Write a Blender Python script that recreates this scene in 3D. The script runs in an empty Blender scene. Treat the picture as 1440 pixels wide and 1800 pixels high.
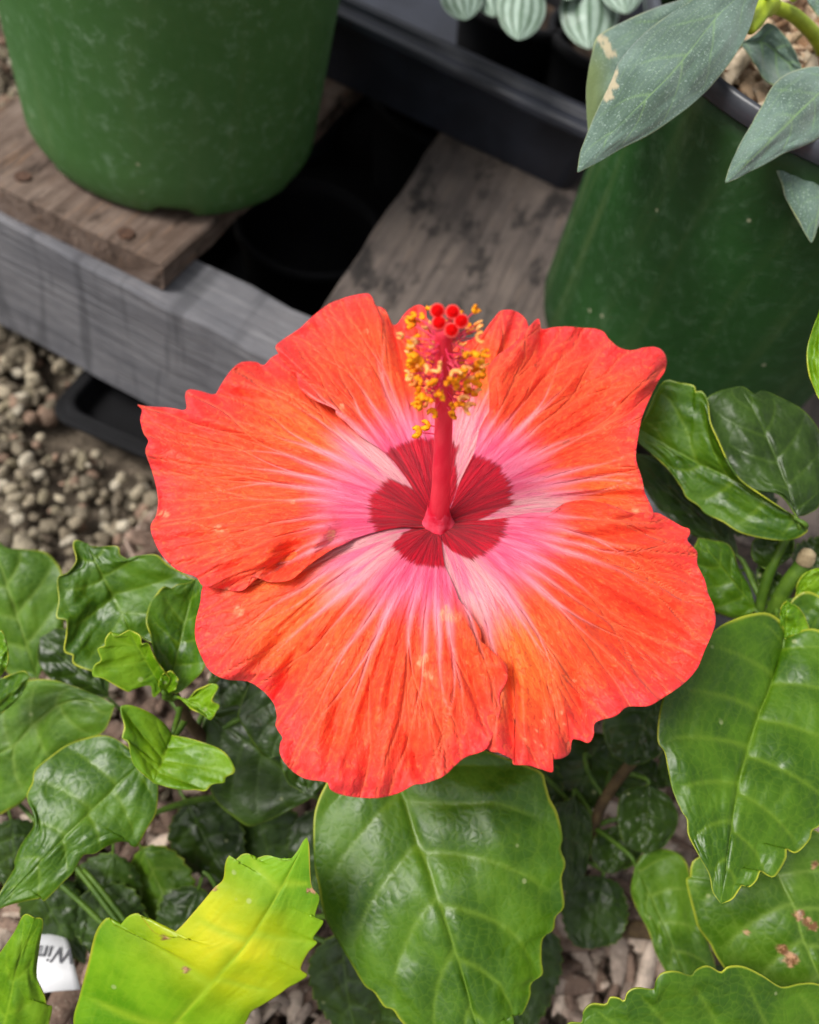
import bpy, bmesh, math, random
import numpy as np
from mathutils import Matrix, Vector
random.seed(5); RNG = np.random.default_rng(11)
SC = bpy.context.scene
COL = SC.collection
# ---------------------------------------------------------------- camera
FPX, PITCH, ROLL, ZC = 1500.0, math.radians(54), math.radians(20), 0.43
CF = np.array([0, math.cos(PITCH), -math.sin(PITCH)])
_r0 = np.array([1., 0, 0]); _u0 = np.array([0, math.sin(PITCH), math.cos(PITCH)])
CR = math.cos(ROLL)*_r0 + math.sin(ROLL)*_u0
CU = -math.sin(ROLL)*_r0 + math.cos(ROLL)*_u0
CC = np.array([0, 0, ZC])
cam = bpy.data.cameras.new('camera'); camo = bpy.data.objects.new('camera', cam); COL.objects.link(camo)
cam.sensor_fit = 'HORIZONTAL'; cam.sensor_width = 36; cam.lens = 36*FPX/1440
cam.clip_start = .01; cam.clip_end = 200
camo.matrix_world = Matrix(((CR[0], CU[0], -CF[0], 0), (CR[1], CU[1], -CF[1], 0), (CR[2], CU[2], -CF[2], ZC), (0, 0, 0, 1)))
cam.dof.use_dof = True; cam.dof.focus_distance = .252; cam.dof.aperture_fstop = 10.5
SC.camera = camo
# ---------------------------------------------------------------- light: bright, thinly overcast daylight
SUN_EL, SUN_AZ = math.radians(54), math.radians(-118)     # azimuth from +Y towards +X
w = bpy.data.worlds.new('World'); SC.world = w; w.use_nodes = True
nt = w.node_tree; nt.nodes.clear()
wo = nt.nodes.new('ShaderNodeOutputWorld'); bg = nt.nodes.new('ShaderNodeBackground')
sky = nt.nodes.new('ShaderNodeTexSky'); sky.sky_type = 'NISHITA'; sky.sun_disc = False
sky.sun_elevation = SUN_EL; sky.sun_rotation = SUN_AZ; sky.dust_density = 4; sky.air_density = 1; sky.ozone_density = .6
hs = nt.nodes.new('ShaderNodeHueSaturation'); hs.inputs['Saturation'].default_value = .18
nt.links.new(sky.outputs[0], hs.inputs['Color']); nt.links.new(hs.outputs[0], bg.inputs[0])
bg.inputs[1].default_value = .12
nt.links.new(bg.outputs[0], wo.inputs[0])
sun = bpy.data.lights.new('sun', 'SUN'); sun.energy = 2.1; sun.angle = math.radians(20); sun.color = (1, .96, .9)
suno = bpy.data.objects.new('sun', sun); COL.objects.link(suno)
sd = Vector((math.sin(SUN_AZ)*math.cos(SUN_EL), math.cos(SUN_AZ)*math.cos(SUN_EL), math.sin(SUN_EL)))
suno.rotation_euler = sd.to_track_quat('Z', 'Y').to_euler(); suno.location = sd*3
SC.view_settings.view_transform = 'Standard'; SC.view_settings.look = 'None'
SC.view_settings.gamma = 1; SC.view_settings.use_curve_mapping = False
SC.view_settings.exposure = .48
SC.cycles.max_bounces = 6; SC.cycles.diffuse_bounces = 3; SC.cycles.glossy_bounces = 2; SC.cycles.transmission_bounces = 4
# ---------------------------------------------------------------- helpers
def ray(px, py):
    px = np.asarray(px, float); py = np.asarray(py, float)
    return CF + ((px-720)/FPX)[..., None]*CR - ((py-900)/FPX)[..., None]*CU
def at(px, py, d): return CC + ray(px, py)*np.asarray(d, float)[..., None]      # pixel direction + depth in metres
def onz(px, py, z):
    r = ray(px, py); return CC + r*((z-ZC)/r[..., 2])[..., None]
def proj(p):
    q = np.asarray(p)-CC; z = q@CF
    return np.stack([720+FPX*(q@CR)/z, 900-FPX*(q@CU)/z], -1)
def sstep(a, b, x):
    t = np.clip((x-a)/(b-a), 0, 1); return t*t*(3-2*t)
_lat = np.random.default_rng(3).random((8, 257, 257))
def vn(x, y, s=0):                                                              # smooth value noise, -1..1
    g = _lat[s % 8]; x = np.asarray(x, float)+s*17.3; y = np.asarray(y, float)+s*9.1
    xi = np.floor(x).astype(int); yi = np.floor(y).astype(int); fx = x-xi; fy = y-yi
    fx = fx*fx*(3-2*fx); fy = fy*fy*(3-2*fy); a = xi % 256; b = yi % 256
    v = (g[a, b]*(1-fx)+g[a+1, b]*fx)*(1-fy)+(g[a, b+1]*(1-fx)+g[a+1, b+1]*fx)*fy
    return v*2-1
def fbm(x, y, s=0, o=3):
    return sum(vn(np.asarray(x)*2**i, np.asarray(y)*2**i, s+i)*.5**i for i in range(o))
def crom(pts, n, smooth=True):                                                  # resample a polyline evenly
    P = np.array(pts, float)
    if smooth and len(P) > 2:
        Q = np.vstack([2*P[0]-P[1], P, 2*P[-1]-P[-2]]); out = []
        for i in range(1, len(Q)-2):
            t = np.linspace(0, 1, 8, endpoint=False)[:, None]; a, b, c, d = Q[i-1:i+3]
            s = .5*(2*b+(c-a)*t+(2*a-5*b+4*c-d)*t**2+(3*b-a-3*c+d)*t**3); out.append(s)
        P = np.vstack(out+[P[-1:]])
    L = np.r_[0, np.cumsum(np.linalg.norm(np.diff(P, axis=0), axis=1))]
    t = np.linspace(0, L[-1], n)
    return np.stack([np.interp(t, L, P[:, k]) for k in range(P.shape[1])], -1)
def mesh_np(name, V, Fq, mat=None, parent=None, attrs=None, smooth=True, mats=None, mi=None):
    me = bpy.data.meshes.new(name); V = np.asarray(V, float)
    if isinstance(Fq, np.ndarray):
        k = Fq.shape[1]; me.vertices.add(len(V)); me.vertices.foreach_set('co', V.ravel())
        me.loops.add(Fq.size); me.loops.foreach_set('vertex_index', Fq.ravel().astype(np.int32))
        me.polygons.add(len(Fq)); me.polygons.foreach_set('loop_start', np.arange(0, Fq.size, k, dtype=np.int32))
        me.update(calc_edges=True); me.validate()
    else: me.from_pydata(V.tolist(), [], Fq)
    if smooth: me.polygons.foreach_set('use_smooth', [True]*len(me.polygons))
    for k, a in (attrs or {}).items():
        a = np.asarray(a, np.float32)
        if a.ndim == 1:
            at_ = me.attributes.new(k, 'FLOAT', 'POINT'); at_.data.foreach_set('value', a)
        else:
            at_ = me.attributes.new(k, 'FLOAT_VECTOR', 'POINT'); at_.data.foreach_set('vector', a.ravel())
    for m in (mats or ([mat] if mat else [])): me.materials.append(m)
    if mi is not None: me.polygons.foreach_set('material_index', np.asarray(mi, np.int32))
    o = bpy.data.objects.new(name, me); COL.objects.link(o)
    if parent is not None: o.parent = parent
    return o
def tag(o, label, cat, group=None):
    o['label'] = label; o['category'] = cat
    if group: o['group'] = group
    return o
def empty(name, loc):
    o = bpy.data.objects.new(name, None); o.location = loc; o.empty_display_size = .02; COL.objects.link(o); return o
def adopt(o, p):
    """parent while the mesh stays in world coordinates"""
    o.parent = p; q = p; M = Matrix.Identity(4)
    ch = []
    while q is not None: ch.append(q); q = q.parent
    for q in reversed(ch):
        M = M @ q.matrix_parent_inverse @ q.matrix_basis
    o.matrix_parent_inverse = M.inverted()
    return o
def gridfaces(nu, nv, wrap=False):
    i = np.arange(nu-1)[:, None]; j = np.arange(nv if wrap else nv-1)[None, :]; k = (j+1) % nv
    return np.stack([i*nv+j, i*nv+k, (i+1)*nv+k, (i+1)*nv+j], -1).reshape(-1, 4)
def tube_np(pts, rad, ns=10, n=None, cap=True):
    P = crom(pts, n) if n else np.array(pts, float); n = len(P)
    rad = np.interp(np.linspace(0, 1, n), np.linspace(0, 1, len(np.atleast_1d(rad))), np.atleast_1d(rad))
    T = np.gradient(P, axis=0); T /= np.linalg.norm(T, axis=1)[:, None]+1e-12
    a = np.array([.31, .55, .77]); A = np.cross(T, a); A /= np.linalg.norm(A, axis=1)[:, None]+1e-12; B = np.cross(T, A)
    th = np.linspace(0, 2*np.pi, ns, endpoint=False)
    V = P[:, None]+rad[:, None, None]*(np.cos(th)[None, :, None]*A[:, None]+np.sin(th)[None, :, None]*B[:, None])
    Fq = gridfaces(n, ns, True); V = V.reshape(-1, 3)
    if cap:
        V = np.vstack([V, P[0]-T[0]*rad[0]*.6, P[-1]+T[-1]*rad[-1]*.6]); c0, c1 = len(V)-2, len(V)-1
        j = np.arange(ns); k = (j+1) % ns; e = (n-1)*ns
        Fq = np.vstack([Fq, np.stack([k, j, 0*j+c0, 0*j+c0], -1), np.stack([e+j, e+k, 0*j+c1, 0*j+c1], -1)])
    return V, Fq
def tri_faces(Fq): return [list(dict.fromkeys(f)) for f in Fq.tolist()]
def tube(name, pts, rad, mat, parent, ns=10, n=16):
    V, Fq = tube_np(pts, rad, ns, n); o = mesh_np(name, V, tri_faces(Fq), mat); return adopt(o, parent) if parent else o
# ---------------------------------------------------------------- materials
def s2l(r, g, b):
    f = lambda c: ((c/255+.055)/1.055)**2.4 if c > 10 else c/255/12.92
    return (f(r), f(g), f(b), 1)
class NT:
    def __init__(s, name):
        s.m = bpy.data.materials.new(name); s.m.use_nodes = True; s.t = s.m.node_tree; s.t.nodes.clear()
        s.out = s.n('ShaderNodeOutputMaterial')
    def n(s, t, **kw):
        o = s.t.nodes.new(t)
        for k, v in kw.items(): setattr(o, k, v)
        return o
    def l(s, a, b): s.t.links.new(a, b)
    def attr(s, name, vec=False): return s.n('ShaderNodeAttribute', attribute_name=name).outputs['Vector' if vec else 'Fac']
    def mix(s, f, a, b, mode='MIX'):
        o = s.n('ShaderNodeMix', data_type='RGBA', blend_type=mode)
        for i, v in ((0, f), (6, a), (7, b)):
            if hasattr(v, 'is_linked') or isinstance(v, bpy.types.NodeSocket): s.l(v, o.inputs[i])
            else: o.inputs[i].default_value = v
        return o.outputs[2]
    def math(s, op, a, b=0., c=0.):
        o = s.n('ShaderNodeMath', operation=op)
        for i, v in enumerate((a, b, c)):
            if isinstance(v, bpy.types.NodeSocket): s.l(v, o.inputs[i])
            else: o.inputs[i].default_value = v
        return o.outputs[0]
    def ramp(s, x, a, b, lo=0., hi=1.):
        o = s.n('ShaderNodeMapRange', interpolation_type='SMOOTHSTEP'); s.l(x, o.inputs[0])
        for i, v in ((1, a), (2, b), (3, lo), (4, hi)): o.inputs[i].default_value = v
        return o.outputs[0]
    def noise(s, vec, scale, detail=3, rough=.55, dist=0):
        o = s.n('ShaderNodeTexNoise'); o.inputs['Scale'].default_value = scale; o.inputs['Detail'].default_value = detail
        o.inputs['Roughness'].default_value = rough; o.inputs['Distortion'].default_value = dist
        if vec is not None: s.l(vec, o.inputs['Vector'])
        return o.outputs['Fac']
    def voro(s, vec, scale, feature='DISTANCE_TO_EDGE', rnd=1):
        o = s.n('ShaderNodeTexVoronoi', feature=feature); o.inputs['Scale'].default_value = scale
        o.inputs['Randomness'].default_value = rnd
        if vec is not None: s.l(vec, o.inputs['Vector'])
        return o.outputs['Distance']
    def map(s, vec, sc=(1, 1, 1), loc=(0, 0, 0)):
        o = s.n('ShaderNodeMapping'); s.l(vec, o.inputs[0]); o.inputs['Scale'].default_value = sc; o.inputs['Location'].default_value = loc
        return o.outputs[0]
    def obj(s): return s.n('ShaderNodeTexCoord').outputs['Object']
    def bump(s, h, strength, dist=.001, nrm=None):
        o = s.n('ShaderNodeBump'); s.l(h, o.inputs['Height']); o.inputs['Strength'].default_value = strength
        o.inputs['Distance'].default_value = dist
        if nrm is not None: s.l(nrm, o.inputs['Normal'])
        return o.outputs[0]
    def done(s, col, rough=.5, spec=.5, nrm=None, trans=0., sheen=0., tcol=None, coat=0.):
        p = s.n('ShaderNodeBsdfPrincipled')
        for k, v in (('Base Color', col), ('Roughness', rough), ('Specular IOR Level', spec), ('Sheen Weight', sheen), ('Coat Weight', coat)):
            if isinstance(v, bpy.types.NodeSocket): s.l(v, p.inputs[k])
            else: p.inputs[k].default_value = v
        if nrm is not None: s.l(nrm, p.inputs['Normal'])
        sh = p.outputs[0]
        if trans:
            t = s.n('ShaderNodeBsdfTranslucent'); tc = tcol if tcol is not None else col
            if isinstance(tc, bpy.types.NodeSocket): s.l(tc, t.inputs[0])
            else: t.inputs[0].default_value = tc
            if nrm is not None: s.l(nrm, t.inputs['Normal'])
            mx = s.n('ShaderNodeMixShader'); mx.inputs[0].default_value = trans
            s.l(sh, mx.inputs[1]); s.l(t.outputs[0], mx.inputs[2]); sh = mx.outputs[0]
        s.l(sh, s.out.inputs[0]); return s.m

def petal_material():
    k = NT('petal'); uv = k.attr('petal_uv', True)
    n1 = k.noise(k.map(uv, (60, 14, 1)), 1, 3)
    n2 = k.noise(k.map(uv, (900, 420, 1)), 1, 3, .6, .8)
    n3 = k.noise(k.map(uv, (220, 45, 1)), 1, 4, .6, .4)
    c = k.mix(k.ramp(n1, .32, .68), s2l(249, 58, 38), s2l(251, 78, 42))
    c = k.mix(k.attr('warm'), c, s2l(255, 116, 44))
    c = k.mix(k.attr('rim'), c, s2l(250, 62, 66))
    c = k.mix(k.ramp(n2, .50, .66, 0, .50), c, s2l(226, 40, 22))
    c = k.mix(k.ramp(n2, .48, .30, 0, .30), c, s2l(255, 136, 66))
    c = k.mix(k.math('MULTIPLY', k.attr('fine'), .45), c, s2l(255, 130, 80))
    c = k.mix(k.attr('vein'), c, s2l(255, 164, 182))
    pk = k.mix(k.ramp(n3, .35, .7), s2l(240, 76, 118), s2l(248, 128, 160))
    pk = k.mix(k.attr('pale'), pk, k.mix(k.ramp(n3, .4, .65), s2l(236, 164, 168), s2l(244, 116, 148)))
    c = k.mix(k.attr('pink'), c, pk)
    ey = k.mix(k.ramp(n3, .35, .65), s2l(164, 0, 34), s2l(216, 0, 42))
    c = k.mix(k.attr('eye'), c, ey)
    c = k.mix(k.math('MULTIPLY', k.attr('scar'), k.ramp(n2, .35, .6, .1, .7)), c, s2l(255, 176, 130))
    h = k.math('ADD', k.math('MULTIPLY', n2, .5), k.math('MULTIPLY', n3, .8))
    h = k.math('SUBTRACT', h, k.math('MULTIPLY', k.attr('fine'), .5))
    h = k.math('ADD', h, k.math('MULTIPLY', k.math('MULTIPLY', k.noise(k.map(uv, (420, 16, 1)), 1, 2), k.attr('eye')), .8))
    nb = k.bump(h, 1., .0013)
    rg_ = k.ramp(k.attr('eye'), 0, 1, .5, .40); sp_ = k.ramp(k.attr('eye'), 0, 1, .28, .32)
    return k.done(c, rg_, sp_, nb, .2, .08)
M = {}
M['petal'] = petal_material()
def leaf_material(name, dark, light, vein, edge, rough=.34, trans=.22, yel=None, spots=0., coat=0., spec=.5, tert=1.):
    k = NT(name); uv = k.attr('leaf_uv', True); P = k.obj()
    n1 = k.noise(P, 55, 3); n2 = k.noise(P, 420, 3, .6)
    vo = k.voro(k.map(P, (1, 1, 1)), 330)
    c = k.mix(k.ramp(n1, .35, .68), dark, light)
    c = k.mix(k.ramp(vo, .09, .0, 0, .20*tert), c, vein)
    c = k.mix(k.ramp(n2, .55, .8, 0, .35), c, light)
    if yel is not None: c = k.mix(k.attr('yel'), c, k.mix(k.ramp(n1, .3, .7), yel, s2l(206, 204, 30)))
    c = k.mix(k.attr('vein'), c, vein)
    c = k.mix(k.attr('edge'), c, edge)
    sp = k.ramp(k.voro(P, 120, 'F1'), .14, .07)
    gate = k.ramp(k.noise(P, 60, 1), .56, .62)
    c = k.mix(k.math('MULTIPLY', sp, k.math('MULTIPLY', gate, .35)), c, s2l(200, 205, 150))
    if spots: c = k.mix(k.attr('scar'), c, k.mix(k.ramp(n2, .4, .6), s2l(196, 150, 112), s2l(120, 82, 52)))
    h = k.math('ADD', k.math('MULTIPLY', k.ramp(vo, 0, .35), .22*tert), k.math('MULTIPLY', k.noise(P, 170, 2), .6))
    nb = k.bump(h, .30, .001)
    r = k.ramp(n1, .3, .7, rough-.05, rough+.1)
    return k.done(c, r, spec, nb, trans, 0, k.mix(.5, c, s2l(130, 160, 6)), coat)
YE = s2l(196, 200, 60)
M['leaf'] = leaf_material('leaf_green', s2l(50, 88, 0), s2l(76, 116, 2), s2l(106, 138, 30), YE, .40, .2)
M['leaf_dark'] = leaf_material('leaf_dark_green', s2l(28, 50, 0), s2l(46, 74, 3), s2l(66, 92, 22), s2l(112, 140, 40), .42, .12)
M['leaf_bright'] = leaf_material('leaf_young', s2l(82, 128, 0), s2l(114, 156, 0), s2l(130, 168, 30), YE, .42, .25)
M['leaf_mid'] = leaf_material('leaf_mid_green', s2l(60, 98, 5), s2l(88, 128, 16), s2l(124, 154, 58), YE, .42, spots=1.)
M['leaf_yellow'] = leaf_material('leaf_yellowing', s2l(86, 142, 0), s2l(122, 172, 8), s2l(160, 190, 40), s2l(190, 170, 60), .36, .25, yel=s2l(206, 210, 14), spots=1., tert=.5)
def fuzzy_material():
    k = NT('leaf_silvery'); P = k.obj()
    n1 = k.noise(P, 40, 3); n2 = k.noise(P, 1500, 3, .7); n3 = k.noise(P, 260, 3)
    c = k.mix(k.ramp(n1, .35, .65), s2l(70, 94, 80), s2l(98, 122, 110))
    c = k.mix(k.ramp(n2, .56, .72, 0, .75), c, s2l(186, 205, 196))
    c = k.mix(k.ramp(n3, .55, .75, 0, .3), c, s2l(60, 88, 66))
    c = k.mix(k.attr('vein'), c, s2l(128, 164, 100))
    c = k.mix(k.attr('edge'), c, s2l(150, 160, 100))
    c = k.mix(k.attr('yel'), c, s2l(92, 108, 52))
    c = k.mix(k.math('MULTIPLY', k.attr('scar'), .75), c, s2l(196, 178, 144))
    nb = k.bump(k.math('ADD', n2, n3), .5, .0007)
    return k.done(c, .62, .3, nb, .12, .5)
M['fuzzy'] = fuzzy_material()
def pep_material():
    k = NT('leaf_striped'); P = k.obj(); n1 = k.noise(P, 200, 3)
    c = k.mix(k.attr('stripe'), s2l(40, 72, 40), s2l(160, 180, 166))
    c = k.mix(k.ramp(n1, .4, .7, 0, .3), c, s2l(90, 120, 90))
    c = k.mix(k.attr('edge'), c, s2l(170, 190, 160))
    return k.done(c, .35, .5, None, .1)
M['pep'] = pep_material()
def simple(name, a, b, scale=60, rough=.6, bump=.3, spec=.4, stretch=(1, 1, 1), bdist=.001, trans=0, det=4, sheen=0):
    k = NT(name); v = k.map(k.obj(), stretch); n = k.noise(v, scale, det, .6); n2 = k.noise(v, scale*6, 3)
    c = k.mix(k.ramp(n, .35, .68), a, b)
    h = k.math('ADD', n, k.math('MULTIPLY', n2, .4))
    return k.done(c, rough, spec, k.bump(h, bump, bdist), trans, sheen)
M['stem'] = simple('green_stem', s2l(58, 88, 16), s2l(84, 114, 28), 120, .5)
M['wood_stem'] = simple('woody_stem', s2l(62, 48, 30), s2l(92, 76, 48), 160, .75, .6)
M['cut'] = simple('cut_wood', s2l(128, 112, 84), s2l(164, 148, 116), 200, .8)
M['ystem'] = simple('yellow_green_stem', s2l(140, 160, 30), s2l(172, 190, 50), 120, .5)
M['pinkstem'] = simple('pink_stem', s2l(120, 60, 55), s2l(160, 90, 80), 120, .5)
M['column'] = simple('staminal_column', s2l(240, 42, 72), s2l(252, 76, 94), 180, .38, .2, .4, (1, 1, .3), .0004, .25)
M['base_star'] = simple('column_base', s2l(232, 34, 66), s2l(248, 88, 112), 260, .4, .1, .4, trans=.2)
M['filament'] = simple('filament', s2l(226, 40, 84), s2l(240, 84, 110), 300, .45, .1, trans=.2)
M['anther'] = simple('anther', s2l(250, 138, 0), s2l(255, 172, 6), 700, .7, .6, .3, bdist=.0006, det=2)
M['anther_pale'] = simple('anther_pale', s2l(255, 158, 76), s2l(255, 190, 116), 700, .6, .5, .3, bdist=.0005, det=2)
M['stigma'] = simple('stigma_pad', s2l(205, 0, 2), s2l(240, 0, 4), 1800, .85, 1., .1, bdist=.0005)
M['stigma_rim'] = simple('stigma_rim', s2l(252, 84, 84), s2l(255, 120, 112), 1500, .7, .5, .2, trans=.3)
M['sepal'] = simple('calyx', s2l(70, 116, 24), s2l(104, 146, 44), 200, .5)
def pot_material(name, a, b, wear):
    k = NT(name); P = k.obj()
    n = k.noise(P, 9, 4, .6); n2 = k.noise(P, 150, 5, .75, .3); n3 = k.noise(k.map(P, (1, 1, .35)), 28, 4, .65)
    c = k.mix(k.ramp(n, .3, .7), a, b)
    c = k.mix(k.math('MULTIPLY', k.ramp(n2, .48, .80), k.ramp(n3, .36, .66, .12, wear)), c, s2l(142, 168, 140))
    c = k.mix(k.ramp(k.noise(k.map(P, (1, 1, .08)), 60, 3), .5, .75, 0, .25), c, s2l(104, 118, 74))
    sp = k.ramp(k.voro(P, 75, 'F1'), .10, .05)
    c = k.mix(k.math('MULTIPLY', sp, k.ramp(k.noise(P, 30, 1), .5, .6, 0, .55)), c, s2l(170, 170, 140))
    r = k.ramp(n2, .3, .75, .5, .75)
    return k.done(c, r, .4, k.bump(k.math('ADD', n2, k.math('MULTIPLY', n3, 1.5)), .12, .002))
M['pot'] = pot_material('pot_green', s2l(50, 92, 38), s2l(68, 106, 54), .6)
M['pot2'] = pot_material('pot_dark_green', s2l(22, 58, 18), s2l(34, 76, 28), .16)
def wood_material(name, cols, scale, streak, dark, darkamt, ringc=0):
    k = NT(name); P = k.obj()
    g = k.noise(k.map(P, (6, 120, 120)), 1.2, 5, .65, .4)
    g2 = k.noise(k.map(P, (25, 420, 420)), 1, 3, .6)
    b = k.noise(P, scale, 4, .65); b2 = k.noise(k.map(P, (.6, 1.3, 1)), scale*2.6, 4, .7)
    c = k.mix(k.ramp(b, .3, .7), cols[0], cols[1])
    c = k.mix(k.ramp(g, .42, .66, 0, streak), c, cols[2])
    c = k.mix(k.ramp(g2, .55, .75, 0, .4), c, cols[3])
    c = k.mix(k.ramp(b2, .5, .66, 0, darkamt), c, dark)
    if ringc:
        sw = k.noise(k.map(P, (70, 3, 9)), 1, 2, .5, 1.2)
        c = k.mix(k.ramp(sw, .56, .68, 0, .5), c, s2l(58, 58, 62))
    h = k.math('ADD', g, k.math('ADD', k.math('MULTIPLY', g2, .5), k.math('MULTIPLY', b2, .6)))
    return k.done(c, .82, .25, k.bump(h, .7, .0025))
M['stringer'] = wood_material('wood_grey', [s2l(96, 96, 101), s2l(122, 121, 124), s2l(82, 82, 87), s2l(144, 142, 143)], 14, .6, s2l(92, 90, 94), .35, 1)
M['deck'] = wood_material('wood_stained', [s2l(78, 71, 68), s2l(108, 97, 90), s2l(58, 52, 50), s2l(124, 104, 88)], 12, .55, s2l(38, 35, 34), .9)
M['deck_brown'] = wood_material('wood_brown', [s2l(92, 76, 66), s2l(128, 112, 102), s2l(66, 50, 40), s2l(164, 124, 90)], 18, .6, s2l(48, 37, 30), .9)
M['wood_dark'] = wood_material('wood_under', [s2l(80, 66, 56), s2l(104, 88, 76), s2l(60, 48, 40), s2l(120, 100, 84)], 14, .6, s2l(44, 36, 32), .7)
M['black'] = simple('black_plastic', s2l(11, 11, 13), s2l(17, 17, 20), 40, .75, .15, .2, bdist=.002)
M['grey_rim'] = simple('grey_plastic', s2l(44, 47, 53), s2l(64, 67, 75), 40, .38, .15, .5)
M['charcoal'] = simple('charcoal_plastic', s2l(34, 36, 44), s2l(46, 49, 59), 30, .42, .2, .5, bdist=.002)
M['brown_pot'] = simple('brown_plastic', s2l(70, 34, 26), s2l(92, 48, 38), 40, .5, .2)
M['soil'] = simple('soil', s2l(40, 32, 26), s2l(74, 60, 48), 90, .95, 1., .2, bdist=.004)
M['ground'] = simple('ground_soil', s2l(70, 62, 52), s2l(120, 108, 94), 70, .95, 1., .2, bdist=.006)
M['nail'] = simple('rusty_nail', s2l(60, 40, 30), s2l(94, 66, 50), 400, .7)
M['paper'] = simple('white_plastic', s2l(196, 196, 199), s2l(208, 208, 211), 60, .5, .05)
M['ink'] = simple('ink', s2l(60, 60, 66), s2l(80, 80, 86), 60, .6, .05)
def chips_material(name):
    k = NT(name); P = k.obj(); t = k.attr('tint', True)
    n = k.noise(P, 220, 4, .65)
    c = k.mix(k.ramp(n, .3, .7, 0, .45), t, s2l(54, 46, 40))
    c = k.mix(k.ramp(k.noise(P, 600, 2), .58, .75, 0, .4), c, s2l(206, 194, 176))
    return k.done(c, .85, .25, k.bump(n, .8, .002))
M['chips'] = chips_material('stones')
# ================================================================ SETTING
def grid_ground():
    n = 121; x = np.linspace(-1, 1, n); x = np.sign(x)*np.abs(x)**3*60+x*.6
    X, Y = np.meshgrid(x, x+.3, indexing='ij')
    near = np.exp(-(X**2+(Y-.3)**2)/1.5)
    Z = -.010+.002*fbm(X*14, Y*14, 1)*near
    o = mesh_np('ground', np.stack([X, Y, Z], -1).reshape(-1, 3), gridfaces(n, n)[:, ::-1], M['ground'])
    o['kind'] = 'structure'; return o
grid_ground()
def ico():
    bm = bmesh.new(); bmesh.ops.create_icosphere(bm, subdivisions=2, radius=1)
    V = np.array([v.co[:] for v in bm.verts]); Fc = np.array([[v.index for v in f.verts] for f in bm.faces]); bm.free(); return V, Fc
IV, IF = ico()
def scatter(name, xyz, size, aspect, cols, mat, tilt=.6, seed=0, rough=.18, gain=1.):
    rg = np.random.default_rng(seed); n = len(xyz); m = len(IV)
    V = np.empty((n, m, 3)); T = np.empty((n, m, 3)); cols = np.array([c[:3] for c in cols])
    for i in range(n):
        s = size[i]*np.array(aspect)*rg.uniform(.65, 1.35, 3)
        v = IV*(1+rough*fbm(IV[:, 0]*1.3+i*3.1, IV[:, 1]*1.3+IV[:, 2]*1.7+i, i, 2)[:, None])
        v = np.sign(v)*np.abs(v)**.8*s
        R = np.array(Matrix.Rotation(rg.uniform(0, 6.3), 3, 'Z') @ Matrix.Rotation(rg.normal()*tilt, 3, 'X') @ Matrix.Rotation(rg.normal()*tilt, 3, 'Y'))
        V[i] = v@R.T+xyz[i]
        T[i] = cols[rg.integers(len(cols))]*rg.uniform(.75, 1.25)*gain
    Fc = (IF[None]+np.arange(n)[:, None, None]*m).reshape(-1, 3)
    o = mesh_np(name, V.reshape(-1, 3), Fc, mat, attrs={'tint': T.reshape(-1, 3)})
    return o
STONE = [s2l(158, 146, 124), s2l(134, 122, 102), s2l(178, 166, 142), s2l(126, 116, 98), s2l(158, 130, 110), s2l(108, 98, 82), s2l(190, 180, 160), s2l(142, 132, 108)]
MULCH = [s2l(164, 144, 130), s2l(132, 110, 96), s2l(190, 172, 156), s2l(112, 92, 80), s2l(150, 134, 122), s2l(90, 74, 64)]
def gravel():
    sa0 = onz(np.array(0.), np.array(388.), .0); Bd0 = np.array([.165, .986, 0])
    n = 17500; X = RNG.uniform(-.74, .05, n); Y = RNG.uniform(.0, .88, n)
    P = np.stack([X, Y, RNG.uniform(-.004, .004, n)], -1); px = proj(P)
    keep = ((P-sa0)@Bd0 < .02) | (px[:, 0] < 160)
    keep &= (px[:, 0] > -480) & (px[:, 0] < 620) & (px[:, 1] > -150) & (px[:, 1] < 1500)
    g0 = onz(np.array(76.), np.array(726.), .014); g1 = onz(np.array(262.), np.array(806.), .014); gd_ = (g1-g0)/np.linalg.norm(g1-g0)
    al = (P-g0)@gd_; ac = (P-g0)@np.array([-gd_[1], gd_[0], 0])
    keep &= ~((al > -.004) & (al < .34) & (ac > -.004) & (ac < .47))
    P = P[keep]
    o = scatter('gravel', P, RNG.uniform(.0016, .0048, len(P)), (1.15, .95, .8), STONE, M['chips'], .7, 2, .40, .88)
    o['kind'] = 'stuff'; tag(o, 'loose grey and tan gravel on the ground below the pallet', 'gravel')
gravel()
def mulch():
    n = 5200; X = RNG.uniform(-.14, .34, n); Y = RNG.uniform(-.16, .24, n)
    P = np.stack([X, Y, RNG.uniform(-.004, .008, n)], -1)
    o = scatter('bark_mulch', P, RNG.uniform(.003, .0085, n), (2.0, .62, .36), MULCH, M['chips'], .5, 3, .36, 1.25)
    o['kind'] = 'stuff'; tag(o, 'pale brown bark mulch on the ground under the hibiscus leaves', 'mulch')
mulch()
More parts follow.
